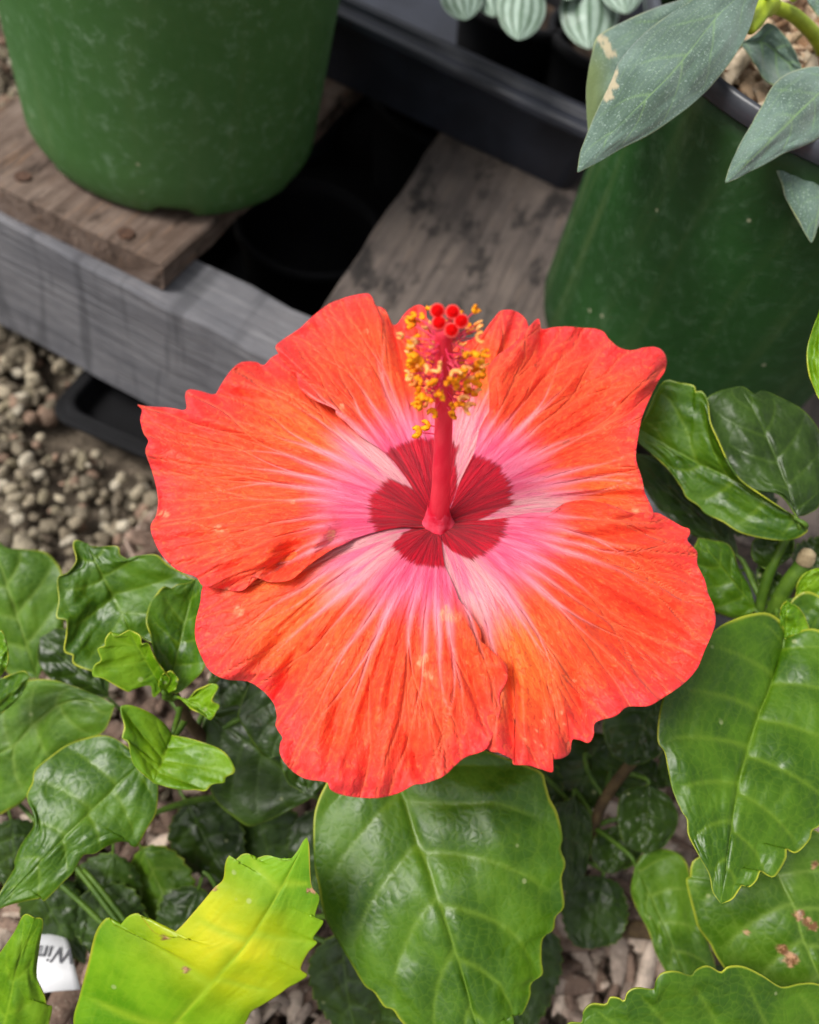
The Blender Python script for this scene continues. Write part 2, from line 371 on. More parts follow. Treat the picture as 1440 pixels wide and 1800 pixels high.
# ---------------------------------------------------------------- pallet
def board(name, parent, a, b, width, thick, mat, side=1, seed=0, n=48):
    """long box from a to b (top edge line on one side), width to the left of a->b (side=1), worn edges"""
    a = np.array(a, float); b = np.array(b, float); d = b-a; L = np.linalg.norm(d[:2]); yaw = math.atan2(d[1], d[0])
    m = 9; u = np.linspace(0, L, n); prof = []
    e = .0016
    for yy, zz in [(e, 0), (width/3, 0), (2*width/3, 0), (width-e, 0), (width, -e), (width, -thick/2), (width, -thick+e), (width-e, -thick), (width/2, -thick), (e, -thick), (0, -thick+e), (0, -thick/2), (0, -e)]:
        prof.append((yy*side, zz))
    prof = np.array(prof); k = len(prof)
    V = np.empty((n, k, 3)); V[:, :, 0] = u[:, None]; V[:, :, 1] = prof[None, :, 0]; V[:, :, 2] = prof[None, :, 1]
    V[:, :, 1] += .0014*fbm(u*55, 0*u, seed)[:, None]; V[:, :, 2] += .0010*vn(u[:, None]*60, prof[None, :, 0]*80, seed+1)
    V = V.reshape(-1, 3); Fc = gridfaces(n, k, True).tolist()
    Fc += [list(range(k))[::-1], list(range((n-1)*k, n*k))]
    if side < 0: Fc = [f[::-1] for f in Fc]
    Fc = [f[::-1] for f in Fc]
    o = mesh_np(name, V, Fc, mat, smooth=False)
    o.location = a; o.rotation_euler = (0, 0, yaw)
    o.parent = parent; o.matrix_parent_inverse = (parent.matrix_basis).inverted()
    return o
ZD, ZS = .125, .109
p_ = lambda x, y, z: onz(np.array(float(x)), np.array(float(y)), z)
sa, sb = p_(0, 388, ZS), p_(470, 628, ZS)
Ad = (sb-sa)/np.linalg.norm(sb-sa); Bd = np.array([-Ad[1], Ad[0], 0])
pallet = empty('wooden_pallet', sa+np.array([0, 0, -ZS]))
tag(pallet, 'weathered grey wooden pallet carrying the green pots', 'pallet')
board('stringer', pallet, sa-Ad*.42, sa+Ad*.75, .041, .088, M['stringer'], 1, 1)
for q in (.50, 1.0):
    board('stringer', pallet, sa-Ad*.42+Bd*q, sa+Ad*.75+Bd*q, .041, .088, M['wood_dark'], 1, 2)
lb = p_(286, 470, ZD)
eR = p_(356, 404, ZD)-lb; eR /= np.linalg.norm(eR)
board('deck_board', pallet, lb, lb+eR*1.05, .142, .0165, M['deck_brown'], 1, 3)
mb = p_(575, 525, ZD); mt = p_(800, 190, ZD); eM = (mt-mb)/np.linalg.norm(mt-mb)
board('deck_board', pallet, mb-eM*.045, mb+eM*1.0, .150, .0165, M['deck'], -1, 4)
nr = np.array([eM[1], -eM[0], 0])
board('deck_board', pallet, mb-eM*.045+nr*.215, mb+eM*1.0+nr*.215, .142, .0165, M['deck'], -1, 5)
# bottom boards seen through the gaps
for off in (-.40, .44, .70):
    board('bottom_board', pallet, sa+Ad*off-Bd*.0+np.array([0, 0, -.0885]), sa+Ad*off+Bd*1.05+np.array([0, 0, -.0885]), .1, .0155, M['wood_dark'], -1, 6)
for (x, y) in ((222, 412), (40, 312)):
    c = p_(x, y, ZD+.0004); a = np.linspace(0, 2*np.pi, 12, endpoint=False)
    V = np.vstack([c+np.stack([.0042*np.cos(a), .0042*np.sin(a), 0*a+.0012], -1), c+np.stack([.0042*np.cos(a), .0042*np.sin(a), 0*a-.001], -1)])
    Fc = [list(range(12))]+[[i, 12+i, 12+(i+1) % 12, (i+1) % 12] for i in range(12)]
    adopt(mesh_np('nail', V, Fc, M['nail'], smooth=False), pallet)
# ---------------------------------------------------------------- pots
def lathe(prof, ns=72, notch=None):
    th = np.linspace(0, 2*np.pi, ns, endpoint=False); prof = np.array(prof, float)
    V = np.stack([prof[:, :1]*np.cos(th), prof[:, :1]*np.sin(th), prof[:, 1:2]+0*th], -1)
    return V.reshape(-1, 3), gridfaces(len(prof), ns, True)
def pot(name, x, y, rb, k, zb, h, mat, rim_mat, label, soilmat=M['soil'], rimw=.005, rimh=.014, grp=None):
    e = empty(name, (x, y, zb)); tag(e, label, 'plant pot', grp)
    zz = np.r_[np.linspace(.012, h-.004, 14)]; t = .0018
    prof = [(.001, .004), (rb*.72, .004), (rb*.80, .0), (rb*.90, .0), (rb*.945, .0012), (rb*.975, .004), (rb*.99, .008)]+[(rb+k*q, q) for q in zz]
    prof += [(rb+k*h-t, h-.004)]+[(rb+k*q-t, q) for q in zz[::-1][1:]]+[(.001, .008)]
    V, Fq = lathe(prof, 96)
    # drainage notches in the foot ring
    a = np.arctan2(V[:, 1], V[:, 0]); rr = np.hypot(V[:, 0], V[:, 1])
    nt_ = (np.abs(((a-NOTCH) % (2*np.pi/6))-np.pi/6) < .14) & (V[:, 2] < .0045) & (rr > rb*.75)
    V[nt_, 2] += .0038
    o = mesh_np('body', V, Fq, mat); o.parent = e
    rt = rb+k*h
    V, Fq = lathe([(rt-t*.9, h-.008), (rt-t, h), (rt+rimw*.4, h+.0015), (rt+rimw, h), (rt+rimw+.0006, h-rimh), (rt+rimw*.8, h-rimh-.0012), (rt-.0003, h-rimh+.001), (rt-t*.9, h-.008)], 96)
    o = mesh_np('rim', V, Fq, rim_mat); o.parent = e
    zs = h-.018; rs = rb+k*zs-.0022
    pr = [(rs*q, zs) for q in np.linspace(1, .02, 14)]
    V, Fq = lathe(pr, 48); V[:, 2] += .003*fbm(V[:, 0]*90, V[:, 1]*90, 2)-.001
    o = mesh_np('potting_mix', V, Fq, soilmat); o.parent = e
    return e, rt, zb+zs
NOTCH = math.radians(-95)
potL, rtL, _ = pot('green_pot', -.2015, .417, .0780, .0572, ZD+.0006, .17, M['pot'], M['pot'], 'scuffed green plastic pot standing on the brown end of a pallet board')
potR, rtR, zsR = pot('green_pot', .1043, .3958, .0773, .0414, ZD+.0006, .164, M['pot2'], M['grey_rim'], 'dark green plastic pot with grey rim below the silvery leaves', rimw=.0022, rimh=.006)
def pot_chips(e, rt, z, n, seed, mat, cols, size=(.004, .009)):
    rg = np.random.default_rng(seed); a = rg.uniform(0, 6.283, n); r = np.sqrt(rg.random(n))*(rt-.016)
    P = np.stack([e.location[0]+r*np.cos(a), e.location[1]+r*np.sin(a), z+rg.uniform(.001, .006, n)], -1)
    o = scatter('bark_chips', P, rg.uniform(size[0], size[1], n), (2.4, .5, .35), cols, mat, .55, seed, .3)
    o['kind'] = 'stuff'; adopt(o, e)
pot_chips(potR, rtR, zsR, 420, 5, M['chips'], [s2l(176, 150, 122), s2l(204, 186, 160), s2l(140, 108, 80), s2l(120, 92, 70), s2l(190, 164, 134)])
pot_chips(potL, rtL, ZD+.15, 160, 6, M['chips'], MULCH)
# ---------------------------------------------------------------- black trays and small black pots
def tray(name, a, d, length, depth, wall, label, mat, lip=.022, back=None):
    """a = outer front lip corner (top of lip), d = unit vector along the front, depth to the left of d"""
    d = np.array(d)/np.linalg.norm(d); n = np.array([-d[1], d[0], 0]); a = np.array(a, float)
    e = empty(name, (a[0], a[1], a[2]-wall)); tag(e, label, 'tray')
    def ring(ins, z, rad=.014, m=5):
        pts = []; r = max(rad-ins*.3, .004)
        for cx, cy, a0 in ((length-ins-r, ins+r, -90), (length-ins-r, depth-ins-r, 0), (ins+r, depth-ins-r, 90), (ins+r, ins+r, 180)):
            for q in np.linspace(0, 90, m):
                t = math.radians(a0+q); pts.append(a+d*(cx+r*math.cos(t))+n*(cy+r*math.sin(t))+np.array([0, 0, z]))
        for i in range(len(pts)): pass
        return np.array(pts)
    k = lip/.022
    body = [(.015, -wall), (.011, -wall*.5), (.009*k, -.006*k), (.0005, -.0065*k), (0, -.004*k), (.0005, -.0008), (.002, 0)]
    body += [(.0095*k, .0005), (.0115*k, .004*k), (.0145*k, .0048*k), (.0175*k, .004*k), (.0195*k, 0), (.0215*k, -.008*k), (.024*k, -wall*.55), (.027*k, -wall+.002)]
    V = np.concatenate([ring(i, z) for i, z in body]); ns = 20
    # densify long sides is not needed: flat walls
    Fq = gridfaces(len(body), ns, True).tolist()
    Fq += [list(range(ns))[::-1], list(range((len(body)-1)*ns, len(body)*ns))]
    o = mesh_np('tray_body', V, Fq, mat, smooth=False); adopt(o, e)
    m = o.modifiers.new('bevel', 'BEVEL'); m.width = .0007; m.segments = 2; m.limit_method = 'ANGLE'
    return e
ta, tb = p_(601, 27, .175), p_(1035, 231, .175); td = (tb-ta)/np.linalg.norm(tb-ta)
tray('seedling_tray', ta-td*.22, td, .22+np.linalg.norm(tb-ta)+.016, .30, .0495, 'black plastic tray holding striped-leaf plants, resting on the pallet boards', M['charcoal'])
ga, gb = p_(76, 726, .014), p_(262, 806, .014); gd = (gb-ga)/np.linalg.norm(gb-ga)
tray('ground_tray', ga, gd, .335, .46, .014, 'flat black plastic tray lying on gravel under the pallet stringer', M['black'], .012)  # real front edge; extra depth added so black plastic darkens the pallet gap
def small_pot(x, y, z, r, h, mat, label, grp=None, soil=True):
    e = empty('nursery_pot', (x, y, z)); tag(e, label, 'plant pot', grp)
    k = .15; t = .0012
    V, Fq = lathe([(.001, .002), (r*.95, 0), (r, .003), (r+k*h*.5, h*.5), (r+k*h*.9, h-.008), (r+k*h+.002, h-.007), (r+k*h+.0025, h), (r+k*h-.001, h), (r+k*h*.9-t, h-.01), (r+k*h*.5-t, h*.5), (r-t, .004), (.001, .005)], 48)
    o = mesh_np('body', V, Fq, mat); o.parent = e
    if soil:
        zs = h*.82; rs = r+k*zs-.002; V, Fq = lathe([(rs*q, zs) for q in np.linspace(1, .02, 8)], 32)
        V[:, 2] += .002*fbm(V[:, 0]*120, V[:, 1]*120, 3); o = mesh_np('potting_mix', V, Fq, M['soil']); o.parent = e
    return e
small_pot(-.125, .452, 0.0, .036, .070, M['black'], 'small empty black pot under the pallet, just behind the grey stringer', soil=False)
small_pot(-.075, .635, 0.0, .052, .085, M['black'], 'larger black pot in the dark gap between the pallet boards', soil=True)
small_pot(-.205, .640, 0.0, .040, .080, M['grey_rim'], 'grey plastic pot deep in the gap beside the scuffed green pot', soil=True)
small_pot(-.045, .585, .1275, .030, .060, M['black'], 'small black pot in the tray under the silver-striped leaves')
small_pot(.018, .575, .1275, .030, .060, M['black'], 'small black pot in the tray under the dull green striped leaf')
# ================================================================ HIBISCUS
D0 = .272
O3 = at(np.array(770.), np.array(926.), np.array(D0))
toc = CC-O3; toc /= np.linalg.norm(toc)
ALPHA = math.radians(33)
upv = CU-toc*(CU@toc); upv /= np.linalg.norm(upv)
rtv = np.cross(upv, toc); rtv /= np.linalg.norm(rtv)
up2 = upv*math.cos(math.radians(-1.5))+rtv*math.sin(math.radians(1.5))
FN = math.cos(ALPHA)*toc+math.sin(ALPHA)*up2; FN /= np.linalg.norm(FN)
E1 = CR-FN*(CR@FN); E1 /= np.linalg.norm(E1); E2 = np.cross(FN, E1)          # right and up in the flower's plane
root3 = p_(640, 1420, .0)
plant = empty('hibiscus_plant', root3); tag(plant, 'hibiscus shrub with toothed glossy leaves and one large orange-red flower', 'plant')
def Hbase(x, y):
    r = np.hypot(x, y); a = y/(r+1e-9)
    h = .80*.017*(1-np.exp(-r/.017))
    out = sstep(.03, .10, r)
    return h+out*(.010*np.maximum(a, 0)-.016*np.maximum(-a, 0)-.008*np.abs(x)/(r+1e-9))
def petal(key, outline, pc, seed, folds, amp=1.):
    """outline in image points from the ccw (upper) side of the base round to the cw (lower) side"""
    nv, nu = 360, 140
    C0 = np.array([770., 926.])
    P = crom(outline, nv)
    un = np.linspace(.012, 1, nu)
    # rows run out from the heart along bent lines, so that lobes and curls of the margin stay where they are
    rad = np.linalg.norm(P-C0, axis=1)[:, None]; dr = (P-C0)/(rad+1e-9)
    ax2 = np.array(AXIS[key], float)-C0; ax2 /= np.linalg.norm(ax2)
    dk = dr*.2+ax2*.8; dk /= np.linalg.norm(dk, axis=1)[:, None]; K = C0+dk*rad*.58*np.clip((dr@ax2)[:, None]*1.1, .25, 1)
    q = un[:, None, None]; px = (1-q)**2*C0+2*q*(1-q)*K[None]+q*q*P[None]
    R = ray(px[..., 0], px[..., 1])
    # depth by intersecting each sight line with the dish of the flower
    t = np.full(R.shape[:2], D0)
    def loc(t):
        q = CC+R*t[..., None]-O3
        return q@E1, q@E2, q@FN
    def surf(x, y):
        r = np.hypot(x, y); phi = np.degrees(np.arctan2(y, x)); ps = (phi-pc+180) % 360-180; psi = ps/50.
        h = Hbase(x, y)+np.clip(psi, -1.4, 1.4)*(.0006*sstep(.001, .01, r)+(.0022+.0024*(psi > 0)*(key == 'B')-.0009*(psi > 0)*(key == 'L'))*sstep(.015, .06, r))
        return h, r, psi
    for _ in range(14):
        x, y, z = loc(t); h, r, psi = surf(x, y); t = t-(z-h)/(R@FN)
    x, y, z = loc(t); h, r, psi = surf(x, y)
    U = un[:, None]+0*psi; rimd = 1-U
    g = sstep(.024, .085, r)*(1-.55*sstep(.55, .95, np.abs(psi))*sstep(.085, .06, r))
    # relief: broad undulations, radial pleats, ruffled margin, named folds
    dz = .0032*fbm(psi*2.1+seed, r*22, seed, 2)*g*amp
    dz += .0020*vn(psi*7+seed*3, r*14, seed+1)*g
    dz += .0013*vn(psi*22+seed, r*20, seed+2)*sstep(.02, .06, r)
    dz += .00034*vn(psi*46+seed, r*60, seed+3)*sstep(.01, .05, r)
    vv = np.linspace(0, 1, nv)[None, :]
    dz += (.0046*fbm(vv*9+seed, 0*vv, seed+4, 3))*sstep(.30, .02, rimd)*g*amp
    dz += (.0030*fbm(vv*30+seed, rimd*8, seed+5, 2))*sstep(.14, .0, rimd)*g
    for (ax, ay, bx, by, wd, hh) in folds:                                     # ridge (+) or crease (-) along a traced line
        a = np.array([ax, ay], float); b = np.array([bx, by], float); ab = b-a
        s = np.clip(((px-a)@ab)/(ab@ab), 0, 1); dd = np.linalg.norm(px-(a+s[..., None]*ab), axis=-1)/1.35; hh = hh*1.25
        dz += hh*np.exp(-(dd/wd)**2)*(.35+.65*np.sin(np.pi*np.clip(s, .0, 1))**.7)
    V = CC+R*(t+dz/(R@FN))[..., None]
    # pigment fields
    jag = fbm(psi*26+seed, 0*psi+r*30, seed+6, 3)
    re = {'T': .0275, 'UR': .0245, 'L': .0215, 'LR': .0215, 'B': .0205}[key]*(1-.16*(psi-.1)**2)+.0009*jag+.0007*vn(psi*70, r*40, seed)
    eye = sstep(.0011, -.0007, r-re)*sstep(-.06, .0, psi+.98-.40*sstep(.006, .022, r)+.03*jag)
    pale = sstep(.30, .62, -psi)*sstep(.006, .012, r)
    rp = .0322+.35*(re-.0212)+.002*jag+.007*pale-.003*sstep(.2, .9, psi)
    pink = sstep(.012, -.007, r-rp)
    warm = .25*sstep(.09, .05, r)*sstep(.03, .04, r)+.75*sstep(.15, .7, -psi)*sstep(.085, .045, r)
    warm = np.clip(warm*(.75+.5*fbm(psi*6, r*60, seed+2, 2)), 0, 1)
    vein = np.zeros_like(r); fine = np.zeros_like(r); rg = np.random.default_rng(seed)
    for i in range(15):
        a0 = -1.02+2.04*(i+.5)/15+rg.normal()*.035
        ln = rg.uniform(.050, .078)-.008*abs(a0); bend = rg.normal()*.05
        c = a0*(1+.10*sstep(.02, .08, r))+bend*sstep(.03, .08, r)+.012*vn(r*120, 0*r, i)
        wdt = .0014*sstep(ln, .024, r)+.00012
        dist = np.abs(psi-c)*.8727*r
        vein = np.maximum(vein, np.exp(-(dist/wdt)**2)*sstep(ln, .028, r)*rg.uniform(.65, 1.0))
        fine = np.maximum(fine, np.exp(-(dist/.00042)**2)*sstep(.095, .05, r)*.8)
        for br in (-1, 1):
            rb = rg.uniform(.036, .058); c2 = c+br*sstep(rb, rb+.035, r)*rg.uniform(.07, .14)
            fine = np.maximum(fine, np.exp(-(np.abs(psi-c2)*.8727*r/.0004)**2)*sstep(rb-.002, rb+.006, r)*.8)
            if br*(i % 2*2-1) > 0: vein = np.maximum(vein, np.exp(-(np.abs(psi-c2)*.8727*r/(wdt*.6+1e-5))**2)*sstep(rb-.002, rb+.004, r)*sstep(ln+.006, .04, r)*.6)
    fine *= sstep(.03, .045, r)
    vein *= sstep(.021, .027, r)
    rim = sstep(.22, .0, rimd)*sstep(.045, .075, r)*(.75+.4*vn(vv*14, rimd*5, seed))+.9*sstep(.02, .0, rimd)*sstep(.05, .07, r)
    scar = np.zeros_like(r)
    for (sx, sy, sr) in SCARS:
        d2 = np.linalg.norm(px-np.array([sx, sy]), axis=-1)/sr
        scar = np.maximum(scar, sstep(1.1, .5, d2+.6*vn(px[..., 0]/sr*1.3, px[..., 1]/sr*1.3, 1)))
    uvw = np.stack([psi*.8727*.06, r, 0*r+seed*.37], -1)
    fl = lambda q: np.clip(q, 0, 1).reshape(-1)
    o = mesh_np('petal', V.reshape(-1, 3), gridfaces(nu, nv), M['petal'], attrs={'petal_uv': uvw.reshape(-1, 3), 'eye': fl(eye), 'pink': fl(pink), 'pale': fl(pale), 'vein': fl(vein), 'fine': fl(fine), 'rim': fl(rim), 'warm': fl(warm), 'scar': fl(scar)})
    m = o.modifiers.new('thickness', 'SOLIDIFY'); m.thickness = .00025; m.offset = 0; m.use_rim = True
    return o
SCARS = [(516, 884, 7), (384, 930, 9), (742, 1160, 11), (752, 1186, 10), (790, 1082, 16), (583, 942, 9), (420, 1075, 8), (398, 1040, 8), (575, 1133, 3), (605, 1164, 3), (1010, 1196, 4), (988, 1252, 3), (940, 1302, 3), (925, 1300, 3), (950, 1310, 3), (960, 1322, 3), (955, 1268, 3), (945, 1285, 3), (992, 1272, 3), (1000, 1308, 3), (1080, 712, 3), (1062, 762, 3), (1118, 898, 7), (600, 716, 6), (645, 582, 5), (292, 905, 5), (280, 902, 5)]
OUT = {}
AXIS = {'L': (330, 850), 'T': (690, 560), 'UR': (1090, 720), 'LR': (1130, 1110), 'B': (640, 1350)}
OUT['L'] = [(770, 926), (766, 862), (745, 795), (700, 735), (640, 675), (580, 635), (525, 612), (482, 626), (464, 642), (449, 636), (424, 637), (407, 650), (389, 676), (377, 693), (351, 687), (332, 685), (326, 695), (327, 720), (300, 717), (256, 714), (241, 711), (250, 720), (247, 738), (252, 760), (261, 775), (256, 793), (264, 818), (273, 848), (278, 878), (275, 905), (265, 925), (270, 948), (285, 976), (312, 1002), (344, 1014), (357, 1030), (385, 1034), (419, 1039), (434, 1032), (443, 1014), (475, 1023), (512, 1019), (526, 1004), (524, 988), (542, 982), (546, 966), (559, 954), (582, 963), (606, 956), (629, 939), (666, 926), (722, 927), (755, 928), (768, 928)]
OUT['T'] = [(770, 926), (860, 840), (925, 740), (940, 660), (934, 600), (926, 564), (907, 547), (887, 545), (877, 549), (875, 558), (852, 582), (815, 600), (780, 590), (752, 560), (749, 543), (739, 536), (726, 539), (711, 552), (700, 568), (691, 571), (683, 556), (676, 543), (661, 537), (655, 525), (647, 516), (623, 519), (599, 526), (576, 536), (550, 556), (527, 577), (499, 596), (485, 608), (489, 620), (496, 637), (509, 650), (520, 655), (526, 680), (539, 693), (550, 702), (569, 706), (589, 717), (591, 729), (606, 740), (617, 751), (636, 768), (666, 787), (692, 811), (722, 852), (743, 894), (766, 926)]
OUT['UR'] = [(772, 926), (860, 962), (950, 968), (1040, 958), (1110, 938), (1148, 908), (1134, 866), (1128, 838), (1119, 811), (1119, 790), (1122, 768), (1128, 737), (1140, 706), (1157, 671), (1169, 652), (1172, 632), (1165, 617), (1152, 610), (1132, 611), (1111, 616), (1089, 611), (1070, 595), (1062, 584), (1047, 578), (1023, 576), (992, 574), (969, 576), (952, 578), (947, 560), (932, 572), (903, 605), (876, 624), (858, 648), (866, 662), (872, 679), (874, 706), (862, 722), (844, 753), (833, 796), (809, 846), (794, 889), (774, 924)]
OUT['LR'] = [(772, 930), (762, 1010), (768, 1090), (785, 1180), (815, 1270), (856, 1317), (876, 1323), (901, 1335), (903, 1344), (930, 1346), (953, 1353), (972, 1357), (969, 1337), (988, 1333), (1002, 1323), (1006, 1301), (1019, 1301), (1035, 1306), (1044, 1292), (1047, 1270), (1082, 1259), (1103, 1243), (1140, 1241), (1167, 1226), (1202, 1202), (1226, 1175), (1239, 1144), (1251, 1117), (1258, 1093), (1255, 1066), (1245, 1043), (1239, 1019), (1226, 992), (1226, 971), (1216, 959), (1208, 949), (1213, 940), (1212, 930), (1200, 926), (1183, 916), (1167, 907), (1152, 901), (1109, 901), (1082, 891), (1054, 883), (1023, 879), (992, 885), (977, 900), (930, 902), (887, 911), (817, 918), (794, 922), (776, 926)]
OUT['B'] = [(766, 928), (690, 890), (600, 880), (510, 915), (425, 965), (370, 1003), (356, 1033), (352, 1061), (344, 1093), (344, 1126), (358, 1162), (372, 1182), (397, 1194), (441, 1200), (477, 1230), (487, 1258), (485, 1277), (497, 1297), (493, 1307), (493, 1327), (509, 1351), (537, 1369), (574, 1375), (582, 1389), (610, 1399), (658, 1403), (699, 1395), (727, 1380), (747, 1377), (779, 1365), (799, 1347), (819, 1331), (852, 1319), (864, 1299), (868, 1287), (880, 1250), (878, 1234), (880, 1218), (891, 1198), (892, 1182), (889, 1166), (866, 1162), (848, 1140), (845, 1109), (833, 1089), (823, 1073), (809, 1059), (799, 1033), (783, 997), (779, 977), (775, 945)]
FOLD = {
 'L': [(440, 1010, 490, 950, 14, .0035), (470, 1020, 520, 950, 10, -.002), (530, 985, 580, 925, 12, .004), (505, 990, 545, 945, 8, -.0025), (345, 1000, 420, 960, 16, .002), (390, 860, 470, 840, 12, -.0012), (280, 730, 560, 770, 16, .0012), (340, 700, 480, 700, 12, -.0018), (395, 680, 520, 690, 14, .002), (270, 900, 330, 880, 18, -.0016), (400, 940, 600, 880, 12, .0009), (560, 985, 610, 950, 7, .002)],
 'T': [(655, 535, 690, 650, 12, .0018), (690, 575, 720, 680, 12, -.003), (600, 535, 660, 650, 16, .0012), (500, 620, 600, 690, 14, .0026), (540, 690, 610, 735, 9, .0022), (880, 560, 860, 640, 14, .003), (850, 590, 840, 700, 14, -.002)],
 'UR': [(950, 570, 955, 640, 8, -.0028), (935, 580, 880, 660, 10, .004), (1000, 585, 960, 700, 14, .0016), (1060, 590, 1010, 700, 12, -.0018), (1110, 620, 1030, 740, 14, -.0016), (1150, 630, 1060, 760, 18, .0014), (875, 640, 880, 720, 12, .003), (1120, 800, 1000, 830, 16, .001), (1020, 590, 1060, 620, 10, -.002)],
 'LR': [(1170, 915, 1000, 930, 8, .0016), (1200, 935, 1010, 950, 8, -.0014), (1215, 960, 1040, 960, 8, .0012), (1210, 1120, 1080, 1060, 10, -.0014), (1190, 1180, 1060, 1110, 12, -.0016), (1110, 1235, 1040, 1130, 10, -.0018), (1040, 1280, 1000, 1180, 12, -.0034), (1018, 1300, 985, 1230, 8, .002), (905, 1335, 900, 1180, 8, -.0034), (925, 1340, 915, 1180, 9, .0018), (970, 1350, 950, 1230, 8, -.0016), (1060, 905, 1110, 900, 10, .003), (870, 1310, 885, 1200, 12, .002)],
 'B': [(480, 1240, 530, 1130, 14, -.005), (445, 1195, 500, 1110, 14, -.002), (575, 1375, 600, 1200, 12, -.0022), (550, 1350, 575, 1230, 14, .0012), (640, 1400, 650, 1200, 10, -.0014), (668, 1400, 672, 1180, 10, .001), (745, 1375, 715, 1290, 10, -.0026), (800, 1340, 745, 1200, 12, -.0012), (790, 1070, 838, 1150, 18, .0022), (785, 1120, 845, 1200, 12, -.0013), (850, 1172, 886, 1168, 10, .0014), (820, 1190, 870, 1290, 10, -.0018), (800, 1180, 850, 1300, 10, .0016), (862, 1290, 800, 1220, 8, -.001), (400, 1190, 480, 1120, 12, .001)]}
# flower heart: calyx and tube under the petals, the mesh that carries the flower's pieces
V, Fq = tube_np([O3-FN*.034, O3-FN*.026, O3-FN*.014, O3-FN*.004], [.004, .0075, .0066, .0052], 20, 14)
flower = adopt(mesh_np('flower', V, tri_faces(Fq), M['sepal']), plant)
for key, pc, sd_ in (('L', 172, 1), ('T', 104, 2), ('UR', 34, 3), ('LR', -33, 4), ('B', -106, 5)):
    adopt(petal(key, OUT[key], pc, sd_, FOLD[key], {'L': 1, 'T': .8, 'UR': .9, 'LR': .9, 'B': .8}[key]), flower)
# staminal column with a five-lobed base
LCOL = .086
TIP = O3+FN*LCOL
def colpt(s): return O3+FN*(LCOL*s)+E1*(.0008*math.sin(s*3))
V, Fq = tube_np([colpt(s) for s in np.linspace(.0, 1, 40)], [.0043, .0034, .0030, .0027, .0028, .0026, .0025, .0024, .0024, .0023, .0022, .0020], 24)
adopt(mesh_np('staminal_column', V, tri_faces(Fq), M['column']), flower)
th = np.linspace(0, 2*np.pi, 60, endpoint=False); rows = []
for rr_, zz in ((.0031, .0110), (.0040, .006), (.0050, .0034), (.0063, .0016), (.0064, .0008), (.0050, .0001)):
    lob = 1+(.24*(rr_-.004)/.0024)*np.cos(5*(th+math.radians(90)))
    rows.append(O3+FN*zz+(rr_*lob*np.cos(th))[:, None]*E1+(rr_*lob*np.sin(th))[:, None]*E2)
adopt(mesh_np('column_base', np.concatenate(rows), gridfaces(6, 60, True), M['base_star']), flower)
# five stigma pads on short style branches
for (x, y) in ((769, 547), (796, 549), (772, 568), (811, 565), (794, 581)):
    tipd = (TIP-CC)@CF
    c = at(np.array(float(x)), np.array(float(y)), np.array(tipd-.001)); ax = CC-c; ax /= np.linalg.norm(ax); ax = ax*.9+FN*.35; ax /= np.linalg.norm(ax)
    a1 = np.cross(ax, [0.2, .1, 1]); a1 /= np.linalg.norm(a1); a2 = np.cross(ax, a1)
    th = np.linspace(0, 2*np.pi, 28, endpoint=False); rows = []
    for rr_, zz in ((.0003, -.0016), (.0011, -.0014), (.0017, -.0007), (.00182, .0000), (.0018, .0004), (.0015, .00062), (.00124, .00062), (.0010, .0010), (.0005, .0013), (.00002, .00138)):
        rows.append(c+ax*zz+(rr_*np.cos(th))[:, None]*a1+(rr_*np.sin(th))[:, None]*a2)
    V = np.concatenate(rows); Fq = gridfaces(10, 28, True); n1 = len(V)
    mi = np.repeat([1]*5+[0]*4, 28)
    V2, F2 = tube_np([TIP-FN*.007, TIP-FN*.003+(c-TIP)*.3, c-ax*.0012], [.0009, .0007, .0006], 8, 8)
    Fall = tri_faces(Fq)+[[q+n1 for q in f] for f in tri_faces(F2)]
    adopt(mesh_np('stigma', np.vstack([V, V2]), Fall, mats=[M['stigma'], M['stigma_rim'], M['column']], mi=np.r_[mi, [2]*len(F2)]), flower)
# stamens: filament and kidney-shaped anther each
rg = np.random.default_rng(21)
def stamen(s, az, ln, pale, size=1., lift=.25):
    b = colpt(s); d = math.cos(az)*E1+math.sin(az)*E2
    tip = b+d*ln+FN*(ln*lift); mid = b+d*ln*.5+FN*(ln*lift*.25)+rg.normal(size=3)*.0006
    V1, F1 = tube_np([b+d*.0015, mid, tip], [.00026, .00020, .00017], 6, 8)
    t = tip-mid; t /= np.linalg.norm(t); a = np.cross(t, rg.normal(size=3)); a /= np.linalg.norm(a); R_ = (.0014 if pale else .00115)*size
    w0 = rg.uniform(3.0, 4.6)
    ang = np.linspace(-w0/2, w0/2, 9); cpt = tip+t*R_
    pts = [cpt-t*R_*math.cos(q)+a*R_*math.sin(q) for q in ang]
    V2, F2 = tube_np(pts, np.array([.55, .85, 1, 1.05, 1, .85, .55])*(.00062 if pale else .00086)*size, 8)
    V2 = V2+(.00006 if pale else .00017)*rg.normal(size=V2.shape)
    n1 = len(V1); Fall = tri_faces(F1)+[[q+n1 for q in f] for f in tri_faces(F2)]
    adopt(mesh_np('stamen', np.vstack([V1, V2]), Fall, mats=[M['filament'], M['anther_pale'] if pale else M['anther']], mi=[0]*len(F1)+[1]*len(F2)), flower)
for i in range(84):
    s = .685+.275*((i+.5)/84)**.95; az = i*2.39996+rg.normal()*.25
    stamen(s, az, rg.uniform(.0072, .0098)*(1-.40*sstep(.76, .68, s)), rg.random() < .42, rg.uniform(.66, .95), rg.uniform(-.05, .45))
for i in range(22):
    stamen(rg.uniform(.80, .955), i*2.39996+.6, rg.uniform(.0076, .0098), rg.random() < .5, rg.uniform(.66, .92), rg.uniform(-.1, .3))
stamen(.545, math.pi*1.02, .0066, False, 1, .15); stamen(.575, math.pi*.97, .0042, False, .9, .1)
